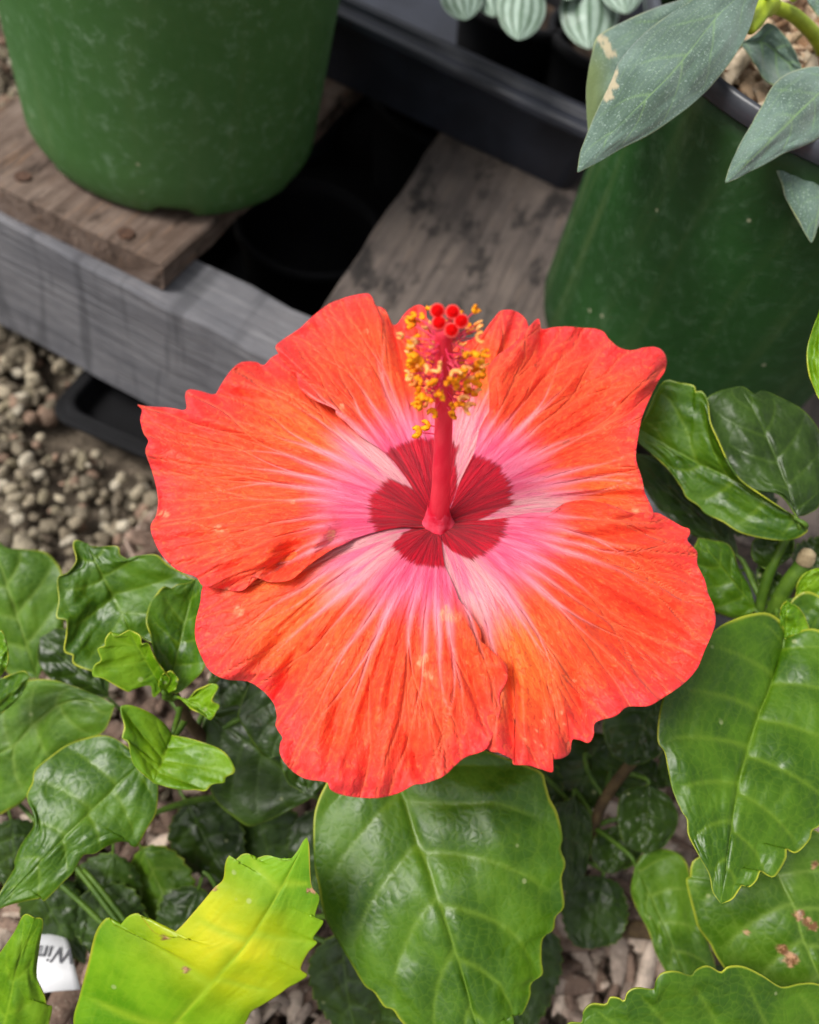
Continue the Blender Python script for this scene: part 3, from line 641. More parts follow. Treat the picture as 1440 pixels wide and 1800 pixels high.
# ---------------------------------------------------------------- leaves
NODES = []      # stem points, filled below
def stem_path(pts3, rad, mat, name='stem'):
    o = tube(name, pts3, rad, mat, plant, 12, 40); NODES.append(crom(np.array(pts3), 60)); return o
def A3(x, y, d): return at(np.array(float(x)), np.array(float(y)), np.array(float(d)))
stem_path([root3, A3(650, 1330, .375), A3(700, 1130, .345), O3-FN*.060, O3-FN*.034], [.0055, .005, .004, .0026, .0026], M['stem'])
rL = root3+np.array([-.035, .02, 0]); rR = p_(930, 1560, 0.)
stem_path([rL, A3(470, 1400, .37), A3(350, 1290, .335), A3(318, 1240, .312), A3(298, 1205, .300)], [.005, .0042, .0034, .0024, .0014], M['wood_stem'])
stem_path([rR, A3(1020, 1500, .375), A3(1070, 1393, .36), A3(1180, 1270, .345), A3(1330, 1160, .335), A3(1376, 1060, .325), A3(1421, 979, .318)], [.0036, .0027, .0024, .0023, .0024, .0028, .0030], M['wood_stem'])
stem_path([A3(1330, 1160, .336), A3(1334, 1080, .332), A3(1356, 1000, .325), A3(1398, 915, .318)], [.0026, .0022, .0020, .0014], M['stem'])
stem_path([A3(1330, 1160, .336), A3(1372, 1050, .322), A3(1418, 985, .314)], [.0034, .0031, .0030], M['stem'])
stem_path([root3+np.array([-.01, -.02, 0]), A3(500, 1640, .36), A3(330, 1790, .325), A3(180, 1870, .30)], [.0045, .0038, .003, .002], M['wood_stem'])
stem_path([rR+np.array([.02, -.01, 0]), A3(1200, 1640, .365), A3(1380, 1640, .34), A3(1520, 1760, .31)], [.0045, .0038, .003, .002], M['wood_stem'])
V, Fq = tube_np([A3(1414, 990, .3140), A3(1420, 976, .3122), A3(1423, 971, .3114)], [.0031, .0033, .0027], 12, 8)
adopt(mesh_np('cut_end', V, tri_faces(Fq), M['cut']), plant)
def nearest_node(p):
    best = None
    for path in NODES:
        d = np.linalg.norm(path-p, axis=1)+np.maximum(path[:, 2]-p[2]+.004, 0)*3
        i = d.argmin()
        if best is None or d[i] < best[0]: best = (d[i], path[i])
    return best[1]
def leaf_mesh(base, tip, Lp, Rp, d0, d1, mid=None, tilt=0., fold=0., arch=0., quilt=.0010, nu=80, nv=20, seed=0, veins=7, slant=.2, scars=(), yelf=None, wav=1., serr=0., edgew=.022, stripes=False, vw=1.):
    b = [base]; e = [tip]; quilt *= .72
    Mi = crom(b+list(mid or [])+e, nu); A = crom(b+list(Lp)+e, nu); B = crom(b+list(Rp)+e, nu)
    u = np.linspace(0, 1, nu)
    if serr:
        for E_, sg in ((A, 1), (B, -1)):
            T = np.gradient(E_, axis=0); T /= np.linalg.norm(T, axis=1)[:, None]+1e-9
            ph = (u*13+seed*.37) % 1; E_ += (np.stack([T[:, 1], -T[:, 0]], -1)*sg*((ph-.5)*serr*(np.sin(np.pi*u)**.5))[:, None])
    v = np.linspace(-1, 1, 2*nv+1)
    av = np.abs(v)[None, :, None]
    px = np.where(v[None, :, None] < 0, Mi[:, None]*(1-av)+A[:, None]*av, Mi[:, None]*(1-av)+B[:, None]*av)
    U = u[:, None]+0*v; W = 0*u[:, None]+v; aW = np.abs(W)
    lw = np.linalg.norm(A-B, axis=1)[:, None]; lw = np.clip(lw/lw.max()*1.15, 0, 1)
    d = d0+(d1-d0)*U+tilt*W*lw+fold*aW**1.3*lw-arch*np.sin(np.pi*U)
    side = (W > 0)*.06
    w_ = U-slant*aW**1.15-side*.5
    s = w_*veins; ph = s-np.floor(s); dn = np.minimum(ph, 1-ph)
    wide = np.sin(np.pi*np.clip(U, .0, 1))**.5
    amt = sstep(1.02, .82, aW)*sstep(.0, .05, aW)*wide*sstep(1, .84, U)
    rel = wide*sstep(1, .82, U)
    d = d-quilt*(np.sin(np.pi*ph)**.8-.5)*amt*.9                                   # bulge up between the side veins
    d = d+quilt*.8*np.exp(-(aW/.05)**2)*rel                                            # midrib lies in a groove
    d = d+rel*wav*.0016*fbm(U*3+seed, W*1.6, seed, 3)+rel*wav*.0011*vn(U*9+seed, W*3+2*seed, seed+1)*aW**2
    d = d+quilt*.14*vn(U*26, W*16+seed, seed+2)*amt
    d = np.minimum(d, ZC/-ray(px[..., 0], px[..., 1])[..., 2]-.016)
    P = at(px[..., 0], px[..., 1], d)
    vein = np.maximum(np.exp(-(aW/(.026*vw*(1.1-U)+.006))**2), .75*np.exp(-(dn/(.085*vw*(1.05-.8*aW)))**2)*sstep(1, .7, aW))
    # finer ladder veins
    lad = (aW*9+vn(U*8, aW*3, seed)*.8+s*.6); lp = np.abs(lad-np.round(lad))
    vein = np.maximum(vein, .25*np.exp(-(lp/.09)**2)*amt)
    ew = edgew/np.clip(lw, .08, 1)
    edge = sstep(ew, ew*.25, 1-aW)*(.55+.55*vn(U*14, W*2, seed))
    scar = np.zeros_like(U)
    for (sx, sy, sr) in scars:
        q = np.linalg.norm(px-np.array([sx, sy]), axis=-1)/sr
        scar = np.maximum(scar, sstep(1.1, .8, q+.55*vn(px[..., 0]/sr*1.6, px[..., 1]/sr*1.6, seed)))
    yel = np.clip(yelf(px[..., 0], px[..., 1]), 0, 1) if yelf else 0*U
    at_ = {'leaf_uv': np.stack([U, W, 0*U+seed], -1).reshape(-1, 3), 'vein': np.clip(vein*.8, 0, 1).reshape(-1), 'edge': np.clip(edge, 0, 1).reshape(-1), 'scar': scar.reshape(-1), 'yel': yel.reshape(-1)}
    if stripes: at_['stripe'] = (sstep(.25, .6, np.abs(np.sin(W*math.pi*2.5)))*sstep(0, .25, U)).reshape(-1)
    return P, at_, (nu, 2*nv+1)
def leaf(mat, *a, parent=None, name='leaf', petiole=True, thick=.0004, pmat='stem', prad=.0011, label=None, **k):
    P, at_, (n, m) = leaf_mesh(*a, **k)
    o = mesh_np(name, P.reshape(-1, 3), gridfaces(n, m), M[mat] if isinstance(mat, str) else mat, attrs=at_)
    md = o.modifiers.new('thickness', 'SOLIDIFY'); md.thickness = thick; md.offset = 1 if False else -1
    adopt(o, parent or plant)
    if label: o['label'] = label
    if petiole:
        b = P[0, m//2]; i1 = P[min(6, n-1), m//2]; q = nearest_node(b) if petiole is True else np.array(petiole)
        dirb = b-i1; dirb /= np.linalg.norm(dirb)+1e-9
        g = min(.02, np.linalg.norm(q-b)*.4)
        V, Fq = tube_np([q, q*.45+(b+dirb*g)*.55+np.array([0, 0, -.002]), b+dirb*g*.5+np.array([0, 0, -.0006]), b+np.array([0, 0, -.0005]), P[min(3, n-1), m//2]+np.array([0, 0, -.0007])], [prad*1.25, prad, prad, prad*.9, prad*.4], 8, 18)
        adopt(mesh_np('petiole', V, tri_faces(Fq), M[pmat]), o)
    return o
# large leaf hanging below the flower
leaf('leaf', (672, 1300), (872, 1872), [(610, 1320), (572, 1380), (555, 1421), (551, 1456), (553, 1518), (560, 1556), (572, 1611), (600, 1662), (623, 1701), (642, 1732), (658, 1743), (676, 1769), (691, 1774), (711, 1800), (770, 1850)],
     [(760, 1290), (855, 1320), (917, 1343), (952, 1358), (959, 1378), (967, 1405), (979, 1428), (989, 1471), (985, 1491), (994, 1518), (987, 1545), (992, 1592), (977, 1611), (973, 1634), (954, 1650), (952, 1689), (954, 1712), (934, 1728), (932, 1751), (917, 1783), (901, 1783), (903, 1800), (890, 1845)],
     .312, .282, mid=[(707, 1393), (730, 1467), (753, 1526), (773, 1588), (800, 1669), (823, 1747), (838, 1800)], fold=.006, tilt=.003, arch=.008, quilt=.0020, nu=130, nv=40, seed=1, veins=6.2, slant=.26)
# large leaf at the right
leaf('leaf', (1374, 1127), (1267, 1588), [(1376, 1098), (1351, 1078), (1321, 1079), (1290, 1089), (1262, 1104), (1230, 1135), (1195, 1180), (1170, 1215), (1159, 1254), (1156, 1302), (1168, 1321), (1176, 1361), (1183, 1391), (1199, 1428), (1207, 1440), (1209, 1467), (1223, 1495), (1245, 1533), (1252, 1567)],
     [(1400, 1112), (1440, 1108), (1490, 1150), (1520, 1230), (1525, 1320), (1490, 1410), (1440, 1453), (1428, 1460), (1423, 1477), (1400, 1500), (1383, 1493), (1382, 1507), (1370, 1530), (1357, 1543), (1338, 1532), (1330, 1547), (1317, 1559), (1303, 1558), (1287, 1580)],
     .306, .262, mid=[(1372, 1145), (1351, 1214), (1330, 1266), (1315, 1315), (1302, 1361), (1290, 1422), (1280, 1489), (1272, 1550)], tilt=.002, fold=.004, arch=.007, quilt=.0020, nu=130, nv=40, seed=2, veins=7.2, slant=.14)
leaf('leaf_mid', (1335, 1470), (1475, 1840), [(1290, 1475), (1225, 1508), (1214, 1525), (1213, 1542), (1206, 1545), (1209, 1565), (1220, 1607), (1227, 1630), (1247, 1657), (1257, 1678), (1275, 1705), (1320, 1770), (1400, 1820)],
     [(1400, 1450), (1480, 1490), (1530, 1580), (1545, 1700), (1520, 1790)], .312, .300, mid=[(1363, 1530), (1380, 1563), (1397, 1597), (1410, 1647), (1427, 1687), (1442, 1725)], fold=.005, arch=.004, quilt=.0014, nu=110, nv=32, seed=3, veins=6, slant=.2,
     scars=[(1378, 1672, 12), (1392, 1688, 13), (1404, 1610, 9), (1418, 1620, 8), (1428, 1628, 8), (1312, 1640, 5), (1432, 1520, 7)])
leaf('leaf', (1530, 1835), (985, 1818), [(1490, 1760), (1440, 1730), (1407, 1728), (1373, 1734), (1340, 1714), (1307, 1698), (1280, 1698), (1266, 1708), (1243, 1697), (1223, 1704), (1214, 1714), (1187, 1706), (1163, 1710), (1154, 1724), (1150, 1738), (1120, 1735), (1103, 1743), (1097, 1759), (1088, 1753), (1072, 1752), (1065, 1764), (1040, 1763), (1025, 1777), (1023, 1796), (1000, 1797)],
     [(1500, 1920), (1380, 1980), (1240, 1975), (1100, 1930), (1020, 1870)], .285, .262, mid=[(1420, 1835), (1280, 1842), (1120, 1838)], fold=-.001, arch=.006, quilt=.0015, nu=120, nv=34, seed=4, veins=6.5, slant=.12)
def yelf(x, y): return sstep(90, 10, np.abs((x-330)*.72-(1700-y)*.40)*.8+20*vn(x/50, y/50, 1))*.0+np.exp(-(((x-345)*.80+(y-1690)*.60)/150)**2-(((x-400)*-.60+(y-1660)*.8)/85)**2)*1.15*(.85+.3*vn(x/30, y/30, 2))
leaf('leaf_yellow', (236, 1890), (540, 1472), [(150, 1860), (129, 1800), (140, 1750), (154, 1696), (167, 1642), (183, 1617), (194, 1615), (206, 1630), (225, 1611), (243, 1606), (255, 1618), (267, 1634), (283, 1643), (300, 1643), (318, 1629), (335, 1610), (358, 1583), (377, 1560), (392, 1546), (396, 1517), (404, 1503), (412, 1512), (425, 1502), (437, 1501), (448, 1509), (466, 1504), (482, 1506), (494, 1512), (509, 1511), (523, 1496), (533, 1478)],
     [(330, 1890), (400, 1840), (431, 1800), (442, 1779), (462, 1767), (492, 1748), (506, 1737), (525, 1727), (541, 1715), (529, 1704), (542, 1675), (558, 1658), (550, 1650), (569, 1621), (554, 1612), (562, 1579), (550, 1562), (546, 1542), (544, 1490)],
     .285, .262, mid=[(300, 1810), (390, 1710), (440, 1650), (490, 1570)], fold=.003, arch=.006, quilt=.0010, nu=150, nv=36, seed=5, veins=5, slant=.05, wav=.35, yelf=yelf, scars=[(327, 1705, 6), (290, 1646, 6), (378, 1562, 4), (548, 1566, 7)], label='yellowing bitten leaf')
leaf('leaf_bright', (-25, 1905), (60, 1614), [(-70, 1800), (-30, 1720), (0, 1675), (24, 1640), (42, 1608)], [(60, 1890), (85, 1805), (92, 1769), (83, 1771), (79, 1754), (65, 1717), (69, 1667), (76, 1619)], .285, .272, mid=[(10, 1790), (30, 1700)], petiole=[*A3(-90, 1960, .32)], fold=.004, quilt=.0008, seed=6, veins=5, label='leaf with a bitten-off tip')
leaf('leaf', (252, 1340), (-12, 1602), [(230, 1318), (200, 1297), (175, 1293), (148, 1299), (117, 1310), (86, 1332), (62, 1354), (58, 1375), (48, 1400), (60, 1429), (60, 1454), (40, 1483), (27, 1515), (27, 1527), (0, 1571)],
     [(272, 1352), (278, 1385), (274, 1429), (258, 1458), (240, 1488), (227, 1479), (208, 1479), (188, 1487), (167, 1500), (146, 1503), (129, 1533), (112, 1550), (96, 1567), (77, 1584), (71, 1579), (42, 1583), (12, 1591)],
     .305, .286, mid=[(233, 1354), (179, 1408), (125, 1462), (62, 1525)], fold=.006, tilt=-.003, arch=.004, quilt=.0010, seed=7, veins=6, slant=.15, nu=110, nv=30)
leaf('leaf_bright', (301, 1293), (270, 1377), [(288, 1273), (264, 1254), (233, 1240), (213, 1241), (212, 1254), (218, 1277), (214, 1297), (224, 1304), (229, 1324), (237, 1347), (253, 1363)],
     [(331, 1297), (366, 1308), (397, 1324), (412, 1347), (412, 1359), (397, 1367), (395, 1376), (373, 1380), (362, 1391), (342, 1389), (311, 1386), (285, 1381)], .300, .288, fold=-.003, tilt=.002, quilt=.0008, seed=8, veins=4, slant=-.1, wav=.7)
leaf('leaf', (231, 1112), (152, 955), [(205, 1150), (175, 1172), (163, 1180), (130, 1168), (128, 1153), (113, 1145), (117, 1118), (117, 1091), (99, 1085), (103, 1056), (101, 1017), (117, 1009), (134, 986), (128, 958), (134, 949)],
     [(280, 1130), (330, 1080), (352, 1030), (331, 1013), (296, 993), (276, 976), (249, 976), (233, 984), (212, 976), (206, 960), (163, 962)], .312, .310, fold=-.004, tilt=.003, quilt=.0012, seed=9, veins=5, slant=.1, nu=110, nv=30)
leaf('leaf', (296, 1212), (345, 1018), [(278, 1180), (266, 1120), (257, 1091), (264, 1059), (276, 1044), (288, 1032), (301, 1035), (311, 1028), (331, 1025)], [(312, 1219), (338, 1199), (360, 1172), (366, 1120), (370, 1060), (360, 1030)], .302, .300, fold=-.004, quilt=.0008, seed=10, veins=5, slant=.15)
leaf('leaf_bright', (286, 1212), (227, 1108), [(270, 1226), (264, 1205), (233, 1213), (226, 1217), (206, 1207), (179, 1192), (163, 1188), (165, 1172), (177, 1161), (171, 1141), (183, 1137), (185, 1124), (194, 1112), (202, 1120)], [(299, 1196), (288, 1180), (272, 1157), (261, 1133), (249, 1133), (245, 1118)], .297, .285, fold=-.004, quilt=.0005, seed=11, veins=4, slant=.1, wav=.6)
leaf('leaf_bright', (311, 1224), (380, 1250), [(331, 1231), (345, 1215), (360, 1208), (373, 1202), (383, 1207), (371, 1231), (385, 1240)], [(331, 1242), (342, 1248), (358, 1258), (370, 1266)], .302, .296, fold=-.003, quilt=.0004, seed=12, veins=4, nu=50, nv=14)
leaf('leaf_bright', (290, 1222), (300, 1180), [(278, 1205), (284, 1188)], [(308, 1212), (312, 1192)], .300, .292, fold=-.003, quilt=.0003, seed=13, veins=4, nu=36, nv=10)
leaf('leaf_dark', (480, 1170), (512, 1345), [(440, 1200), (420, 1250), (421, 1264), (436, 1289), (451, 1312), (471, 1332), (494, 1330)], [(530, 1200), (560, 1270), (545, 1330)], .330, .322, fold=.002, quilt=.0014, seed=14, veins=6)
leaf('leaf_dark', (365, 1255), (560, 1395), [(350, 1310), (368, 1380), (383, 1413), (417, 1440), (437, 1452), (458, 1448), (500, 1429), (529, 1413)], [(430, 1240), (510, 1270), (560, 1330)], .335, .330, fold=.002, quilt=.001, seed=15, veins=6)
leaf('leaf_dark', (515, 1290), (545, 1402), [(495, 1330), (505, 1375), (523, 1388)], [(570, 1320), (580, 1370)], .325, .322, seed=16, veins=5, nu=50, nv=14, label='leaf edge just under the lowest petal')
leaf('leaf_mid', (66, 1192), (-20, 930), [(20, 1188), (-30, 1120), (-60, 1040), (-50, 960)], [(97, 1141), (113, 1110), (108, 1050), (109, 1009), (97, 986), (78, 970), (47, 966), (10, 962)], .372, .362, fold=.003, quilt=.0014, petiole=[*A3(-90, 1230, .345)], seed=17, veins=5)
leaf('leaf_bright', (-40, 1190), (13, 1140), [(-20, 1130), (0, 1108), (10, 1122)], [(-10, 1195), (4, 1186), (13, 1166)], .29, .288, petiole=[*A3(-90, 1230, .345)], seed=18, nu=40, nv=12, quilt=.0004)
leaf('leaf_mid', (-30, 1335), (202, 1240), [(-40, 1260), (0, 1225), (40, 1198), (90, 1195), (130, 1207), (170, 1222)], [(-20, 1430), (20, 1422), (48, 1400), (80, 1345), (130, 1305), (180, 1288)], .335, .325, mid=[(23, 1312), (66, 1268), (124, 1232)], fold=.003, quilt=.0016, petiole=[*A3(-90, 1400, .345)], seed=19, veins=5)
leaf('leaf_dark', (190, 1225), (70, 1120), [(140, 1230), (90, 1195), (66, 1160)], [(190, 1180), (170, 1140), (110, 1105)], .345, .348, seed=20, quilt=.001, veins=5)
leaf('leaf', (-40, 1270), (52, 1190), [(-30, 1210), (10, 1190), (40, 1180)], [(0, 1255), (35, 1225)], .318, .31, petiole=[*A3(-90, 1330, .345)], seed=21, nu=50, nv=16, quilt=.0005)
# right-hand leaves
leaf('leaf', (1399, 910), (1122, 752), [(1420, 930), (1412, 941), (1393, 949), (1369, 950), (1329, 944), (1299, 935), (1271, 917), (1241, 903), (1228, 889), (1207, 874), (1198, 856), (1173, 822), (1146, 797), (1122, 776)],
     [(1372, 893), (1340, 872), (1302, 845), (1280, 815), (1262, 775), (1248, 742), (1243, 705), (1234, 688), (1222, 688), (1219, 677), (1192, 672), (1173, 668), (1158, 681), (1134, 733)],
     .300, .318, mid=[(1344, 880), (1289, 843), (1207, 804)], fold=-.003, tilt=-.004, quilt=.0010, seed=22, veins=5, slant=.22, scars=[(1174, 720, 9), (1238, 737, 8), (1295, 901, 5), (1252, 757, 5)], nu=120, nv=32)
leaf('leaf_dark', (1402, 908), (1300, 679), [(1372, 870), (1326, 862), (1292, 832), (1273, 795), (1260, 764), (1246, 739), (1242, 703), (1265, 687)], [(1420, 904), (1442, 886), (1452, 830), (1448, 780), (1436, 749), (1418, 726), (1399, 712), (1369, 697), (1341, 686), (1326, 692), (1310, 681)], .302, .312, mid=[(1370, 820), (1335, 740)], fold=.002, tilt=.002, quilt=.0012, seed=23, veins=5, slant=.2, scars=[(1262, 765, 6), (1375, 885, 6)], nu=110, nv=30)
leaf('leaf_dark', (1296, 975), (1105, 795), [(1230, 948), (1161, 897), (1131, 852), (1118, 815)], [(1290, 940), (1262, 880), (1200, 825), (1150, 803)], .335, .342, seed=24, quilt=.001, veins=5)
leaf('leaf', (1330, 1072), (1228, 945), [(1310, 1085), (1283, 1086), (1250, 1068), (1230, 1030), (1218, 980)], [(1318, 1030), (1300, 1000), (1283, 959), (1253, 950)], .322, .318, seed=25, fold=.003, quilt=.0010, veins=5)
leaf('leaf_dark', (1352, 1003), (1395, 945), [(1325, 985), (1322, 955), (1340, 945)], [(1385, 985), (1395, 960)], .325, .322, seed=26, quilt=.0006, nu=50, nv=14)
leaf('leaf_bright', (1380, 1122), (1384, 1056), [(1372, 1100), (1373, 1070)], [(1410, 1122), (1424, 1110), (1410, 1075)], .304, .300, seed=27, quilt=.0004, nu=50, nv=14)
leaf('leaf', (1372, 1122), (1460, 1120), [(1390, 1060), (1420, 1040), (1450, 1060)], [(1400, 1135), (1440, 1140)], .312, .308, seed=28, quilt=.0006, nu=50, nv=14)
leaf('leaf_bright', (1400, 1050), (1455, 1000), [(1405, 1020), (1430, 1000)], [(1420, 1060), (1450, 1045)], .316, .312, seed=29, quilt=.0004, nu=40, nv=12)
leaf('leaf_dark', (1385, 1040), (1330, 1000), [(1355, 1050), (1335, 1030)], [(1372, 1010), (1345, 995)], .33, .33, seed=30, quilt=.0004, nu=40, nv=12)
leaf('leaf_bright', (1470, 735), (1450, 500), [(1440, 700), (1433, 687), (1425, 666), (1419, 629), (1421, 605), (1430, 574), (1440, 545)], [(1500, 690), (1510, 610), (1490, 540)], .275, .27, seed=31, fold=.003, quilt=.0008, veins=5, petiole=[*A3(1500, 900, .31)])
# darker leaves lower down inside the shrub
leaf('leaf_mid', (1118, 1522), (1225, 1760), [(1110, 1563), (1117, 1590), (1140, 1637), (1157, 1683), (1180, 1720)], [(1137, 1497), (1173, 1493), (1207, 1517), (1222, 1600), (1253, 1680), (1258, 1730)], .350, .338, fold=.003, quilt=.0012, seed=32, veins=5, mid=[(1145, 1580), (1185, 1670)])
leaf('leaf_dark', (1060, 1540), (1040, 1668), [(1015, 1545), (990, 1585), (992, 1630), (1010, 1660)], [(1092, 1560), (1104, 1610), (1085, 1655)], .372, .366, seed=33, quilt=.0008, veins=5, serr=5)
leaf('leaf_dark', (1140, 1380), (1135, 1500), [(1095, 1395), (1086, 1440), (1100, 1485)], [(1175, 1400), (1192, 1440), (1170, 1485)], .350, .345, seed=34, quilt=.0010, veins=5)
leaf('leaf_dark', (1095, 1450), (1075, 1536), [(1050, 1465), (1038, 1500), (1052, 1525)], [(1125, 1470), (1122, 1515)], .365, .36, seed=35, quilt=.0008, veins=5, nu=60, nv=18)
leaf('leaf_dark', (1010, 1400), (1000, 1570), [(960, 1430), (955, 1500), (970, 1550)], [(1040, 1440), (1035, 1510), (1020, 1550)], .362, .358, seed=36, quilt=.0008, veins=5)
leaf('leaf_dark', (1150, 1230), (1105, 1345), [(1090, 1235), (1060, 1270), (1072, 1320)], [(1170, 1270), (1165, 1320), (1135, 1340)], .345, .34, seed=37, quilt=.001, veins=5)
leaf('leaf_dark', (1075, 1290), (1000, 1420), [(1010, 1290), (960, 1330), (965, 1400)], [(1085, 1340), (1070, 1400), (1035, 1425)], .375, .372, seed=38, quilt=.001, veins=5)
rg = np.random.default_rng(77)
def auto_leaf(mat, x, y, ang, ln, wd, d, seed, **k):
    c, s = math.cos(math.radians(ang)), math.sin(math.radians(ang))
    f = lambda a, b: (x+a*c-b*s, y+a*s+b*c)
    t = np.array([.04, .14, .28, .45, .62, .78, .9]); wv = np.array([.45, .85, 1, .95, .74, .45, .2])*wd/2
    d = min(d, float(ZC/-ray(np.array(x+ln*c*.5), np.array(y+ln*s*.5))[2])-.034)
    leaf(mat, f(0, 0), f(ln, 0), [f(a*ln, -b) for a, b in zip(t, wv)], [f(a*ln, b) for a, b in zip(t, wv)], d, d-.006+.012*((seed*37) % 10)/10, seed=seed, fold=.003, quilt=.0010, veins=5.5, serr=k.pop('serr', 7), nu=70, nv=18, mid=[f(ln*.5, wd*.06)], **k)
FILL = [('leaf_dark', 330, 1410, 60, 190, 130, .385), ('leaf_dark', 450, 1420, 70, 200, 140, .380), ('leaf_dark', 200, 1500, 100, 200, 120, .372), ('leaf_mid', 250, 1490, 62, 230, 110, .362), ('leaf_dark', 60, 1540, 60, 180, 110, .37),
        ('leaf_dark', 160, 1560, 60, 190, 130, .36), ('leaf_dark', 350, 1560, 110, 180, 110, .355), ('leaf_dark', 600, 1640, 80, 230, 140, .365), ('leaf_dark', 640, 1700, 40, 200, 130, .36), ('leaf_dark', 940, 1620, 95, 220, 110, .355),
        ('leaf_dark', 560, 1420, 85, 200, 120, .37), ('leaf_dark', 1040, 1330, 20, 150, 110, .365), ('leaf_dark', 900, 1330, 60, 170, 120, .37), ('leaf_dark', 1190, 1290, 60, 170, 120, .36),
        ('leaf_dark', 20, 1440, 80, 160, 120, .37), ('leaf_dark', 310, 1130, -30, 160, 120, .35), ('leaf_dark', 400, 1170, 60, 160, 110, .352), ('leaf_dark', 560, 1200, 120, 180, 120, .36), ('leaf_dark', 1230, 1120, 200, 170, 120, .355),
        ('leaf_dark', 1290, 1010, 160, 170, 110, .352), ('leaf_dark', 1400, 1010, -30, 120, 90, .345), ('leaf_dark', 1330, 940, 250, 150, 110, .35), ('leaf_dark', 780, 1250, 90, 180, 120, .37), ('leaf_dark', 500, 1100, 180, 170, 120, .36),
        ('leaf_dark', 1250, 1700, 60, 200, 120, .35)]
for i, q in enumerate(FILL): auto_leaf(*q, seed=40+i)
# ---------------------------------------------------------------- silvery plant in the dark green pot
sroot = np.array([.1043, .3958, zsR])
sage = empty('silvery_plant', sroot); tag(sage, 'plant with grey-green felted leaves growing in the dark green pot', 'plant')
s1 = A3(1352, 8, .318); s2 = A3(1395, -60, .312)
tube('stem', [sroot, sroot*.5+s1*.5+np.array([.01, .01, 0]), A3(1400, 30, .328), s1], [.0030, .0028, .0026, .0024], M['ystem'], sage, 10, 24)
tube('stem', [s1, A3(1345, 10, .312), A3(1332, 36, .307), A3(1320, 52, .303)], [.0042, .0034, .0026, .0018], M['ystem'], sage, 10, 16)
SG = dict(parent=sage, pmat='ystem', quilt=.0004, wav=.8, edgew=.02, vw=.35, thick=.0006)
leaf('fuzzy', (1338, -30), (1015, 303), [(1290, -45), (1240, -20), (1210, 5), (1172, 30), (1140, 55), (1112, 82), (1090, 110), (1077, 140), (1065, 165), (1052, 193), (1040, 220), (1028, 248), (1020, 270)],
     [(1336, -10), (1328, 10), (1315, 55), (1290, 100), (1250, 150), (1222, 178), (1195, 200), (1145, 235), (1095, 260), (1060, 280)], .298, .286, mid=[(1270, 20), (1180, 130), (1090, 220)], seed=1, fold=.004, arch=.003, veins=5, slant=.25, nu=120, nv=34, petiole=[*A3(1345, 8, .312)], scars=[(1076, 150, 13), (1068, 168, 10), (1082, 128, 9)], **SG)
def olive(x, y): return sstep(60, 130, y)*sstep(1090, 1040, x)*.9
leaf('fuzzy', (1260, -30), (1034, 236), [(1200, 0), (1155, 15), (1100, 38), (1052, 65), (1040, 100), (1031, 150), (1031, 190)], [(1240, 30), (1180, 70), (1110, 130), (1060, 200)], .312, .304, seed=2, fold=.003, veins=5, slant=.25, petiole=[*A3(1345, 8, .318)], yelf=olive, scars=[(1058, 72, 9), (1066, 84, 8), (1074, 96, 9)], **SG)
leaf('fuzzy', (1475, 130), (1275, 321), [(1440, 119), (1400, 125), (1365, 145), (1340, 185), (1320, 220), (1305, 245), (1295, 265), (1283, 297)], [(1470, 200), (1440, 240), (1412, 255), (1385, 265), (1350, 285), (1322, 300), (1300, 311)], .298, .288, seed=3, fold=.005, arch=.002, veins=5, slant=.25, petiole=[*A3(1470, 60, .32)], **SG)
leaf('fuzzy', (1475, 225), (1425, 427), [(1425, 232), (1382, 250), (1362, 272), (1365, 300), (1375, 325), (1383, 350), (1395, 375), (1412, 405)], [(1500, 280), (1480, 340), (1442, 393)], .312, .306, seed=4, fold=.004, veins=5, slant=.25, petiole=[*A3(1480, 120, .325)], scars=[(1400, 285, 6), (1408, 295, 6), (1416, 303, 5)], **SG)
leaf('fuzzy', (1303, 76), (1412, 128), [(1330, 58), (1350, 40), (1378, 60), (1398, 90)], [(1320, 100), (1345, 140), (1370, 150), (1395, 140)], .325, .328, mid=[(1345, 76), (1382, 108)], seed=5, fold=-.004, veins=4, slant=.2, petiole=[*A3(1345, 20, .322)], parent=sage, pmat='ystem', quilt=.0003, nu=60, nv=18)
leaf('fuzzy', (1420, -40), (1500, 60), [(1420, 0), (1450, 40)], [(1470, -60), (1510, 0)], .31, .305, seed=6, veins=4, nu=40, nv=12, petiole=[*A3(1395, 0, .318)], parent=sage, pmat='ystem', quilt=.0003)
# ---------------------------------------------------------------- striped-leaf plants in the tray
def peperomia(label, root, leaves, seed):
    e = empty('striped_leaf_plant', root); tag(e, label, 'plant')
    for i, (x, y, rx, ry, d, ang) in enumerate(leaves):
        c, s = math.cos(math.radians(ang)), math.sin(math.radians(ang)); f = lambda a, b: (x+b*c+a*s, y+a*c-b*s)
        b0, t0 = f(-ry, 0), f(ry, 0)
        t = np.radians([155, 125, 90, 60, 35, 15]); sh = [.8, 1, 1, .95, .85, .6]
        leaf('pep', b0, t0, [f(ry*math.cos(q), -rx*k*math.sin(q)) for q, k in zip(t, sh)], [f(ry*math.cos(q), rx*k*math.sin(q)) for q, k in zip(t, sh)], d+.006, d-.004, seed=seed+i, fold=.006, quilt=.0003, wav=.4, stripes=True, vw=.3, edgew=.02, nu=60, nv=20, parent=e, petiole=[*root], pmat='pinkstem')
    return e
peperomia('striped plant with silver-white oval leaves drooping over the black tray edge', np.array([-.045, .585, .1275+.049]), [(812, -6, 38, 42, .452, 10), (917, 16, 42, 55, .448, -6), (868, -25, 42, 55, .462, 0), (960, -70, 45, 60, .455, 0), (790, -80, 45, 60, .465, 20)], 3)
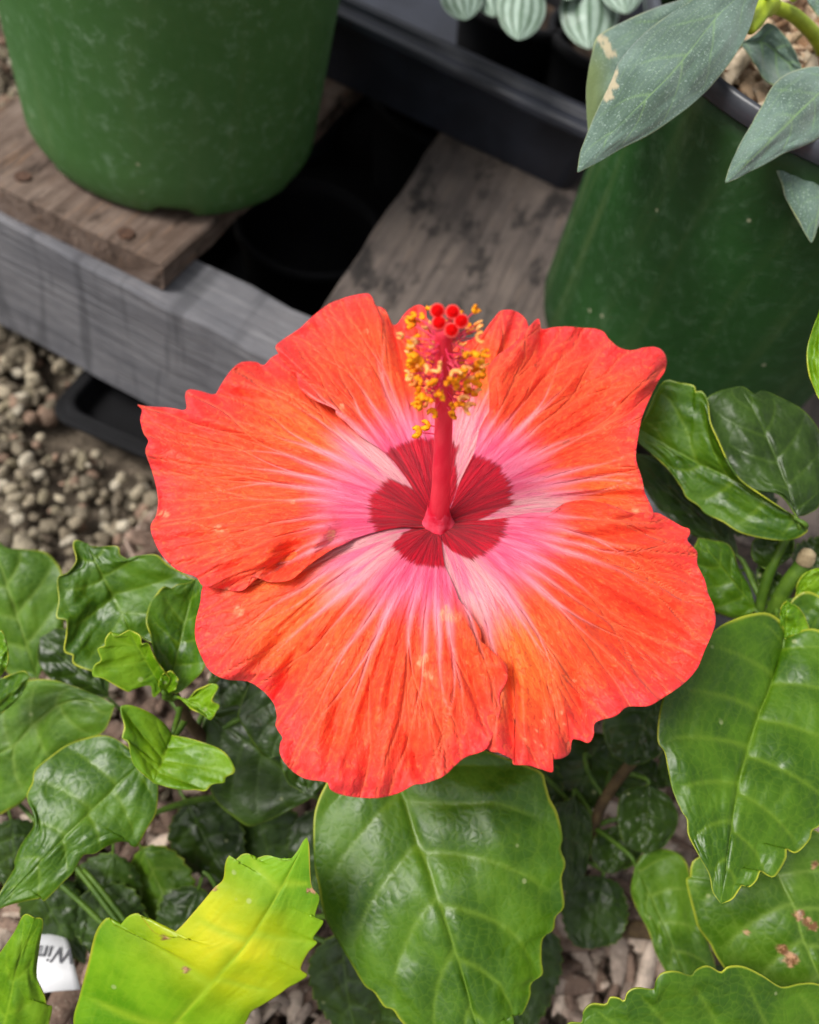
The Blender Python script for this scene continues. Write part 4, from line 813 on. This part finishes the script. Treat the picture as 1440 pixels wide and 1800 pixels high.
peperomia('striped plant with dull green leaf and pink stem, half behind the silvery leaf', np.array([.018, .575, .1275+.049]), [(1036, 22, 52, 64, .462, 0), (1092, -30, 42, 55, .452, 10), (1000, -60, 50, 60, .462, 0)], 11)
# ---------------------------------------------------------------- plant label in its small pot
tl = [A3(62, 1655, .336), A3(121, 1659, .336), A3(142, 1740, .324), A3(58, 1748, .324)]
ux = tl[1]-tl[0]; uz = tl[3]-tl[0]; nn = np.cross(ux, uz); nn /= np.linalg.norm(nn)
if nn@(CC-tl[0]) < 0: nn = -nn
ol = crom([tl[0], tl[0]*.5+tl[1]*.5+nn*.001, tl[1]], 8); ol2 = crom([tl[3], tl[3]*.5+tl[2]*.5+nn*.001, tl[2]], 8)
g0, g1 = onz(np.array(84.), np.array(1590.), -.004), onz(np.array(104.), np.array(1592.), -.004)
st = crom([g0, g1], 8); st2 = st*.4+ol*.6; st2 = st2.mean(0)+(st2-st2.mean(0))*.5
V = np.concatenate([st, st2, ol, ol*.5+ol2*.5, ol2]); o = mesh_np('plant_label', V, gridfaces(5, 8), M['paper'])
o.modifiers.new('thickness', 'SOLIDIFY').thickness = .0006
tag(o, 'white plastic plant label with grey lettering, half hidden by leaves', 'label')
cu = bpy.data.curves.new('lettering', 'FONT'); cu.body = 'Win'; cu.size = .0085; cu.extrude = .00006; cu.align_x = 'CENTER'; cu.align_y = 'CENTER'
tmp = bpy.data.objects.new('lettering_tmp', cu); COL.objects.link(tmp); bpy.context.view_layer.update()
me = bpy.data.meshes.new_from_object(tmp.evaluated_get(bpy.context.evaluated_depsgraph_get())); bpy.data.objects.remove(tmp)
lt = bpy.data.objects.new('lettering', me); COL.objects.link(lt); me.materials.clear(); me.materials.append(M['ink'])
xa = -ux/np.linalg.norm(ux); ya = np.cross(nn, xa); ct = A3(99, 1678, .3325)+nn*.0014
lt.matrix_world = Matrix(((xa[0], ya[0], nn[0], ct[0]), (xa[1], ya[1], nn[1], ct[1]), (xa[2], ya[2], nn[2], ct[2]), (0, 0, 0, 1)))
lt.parent = o
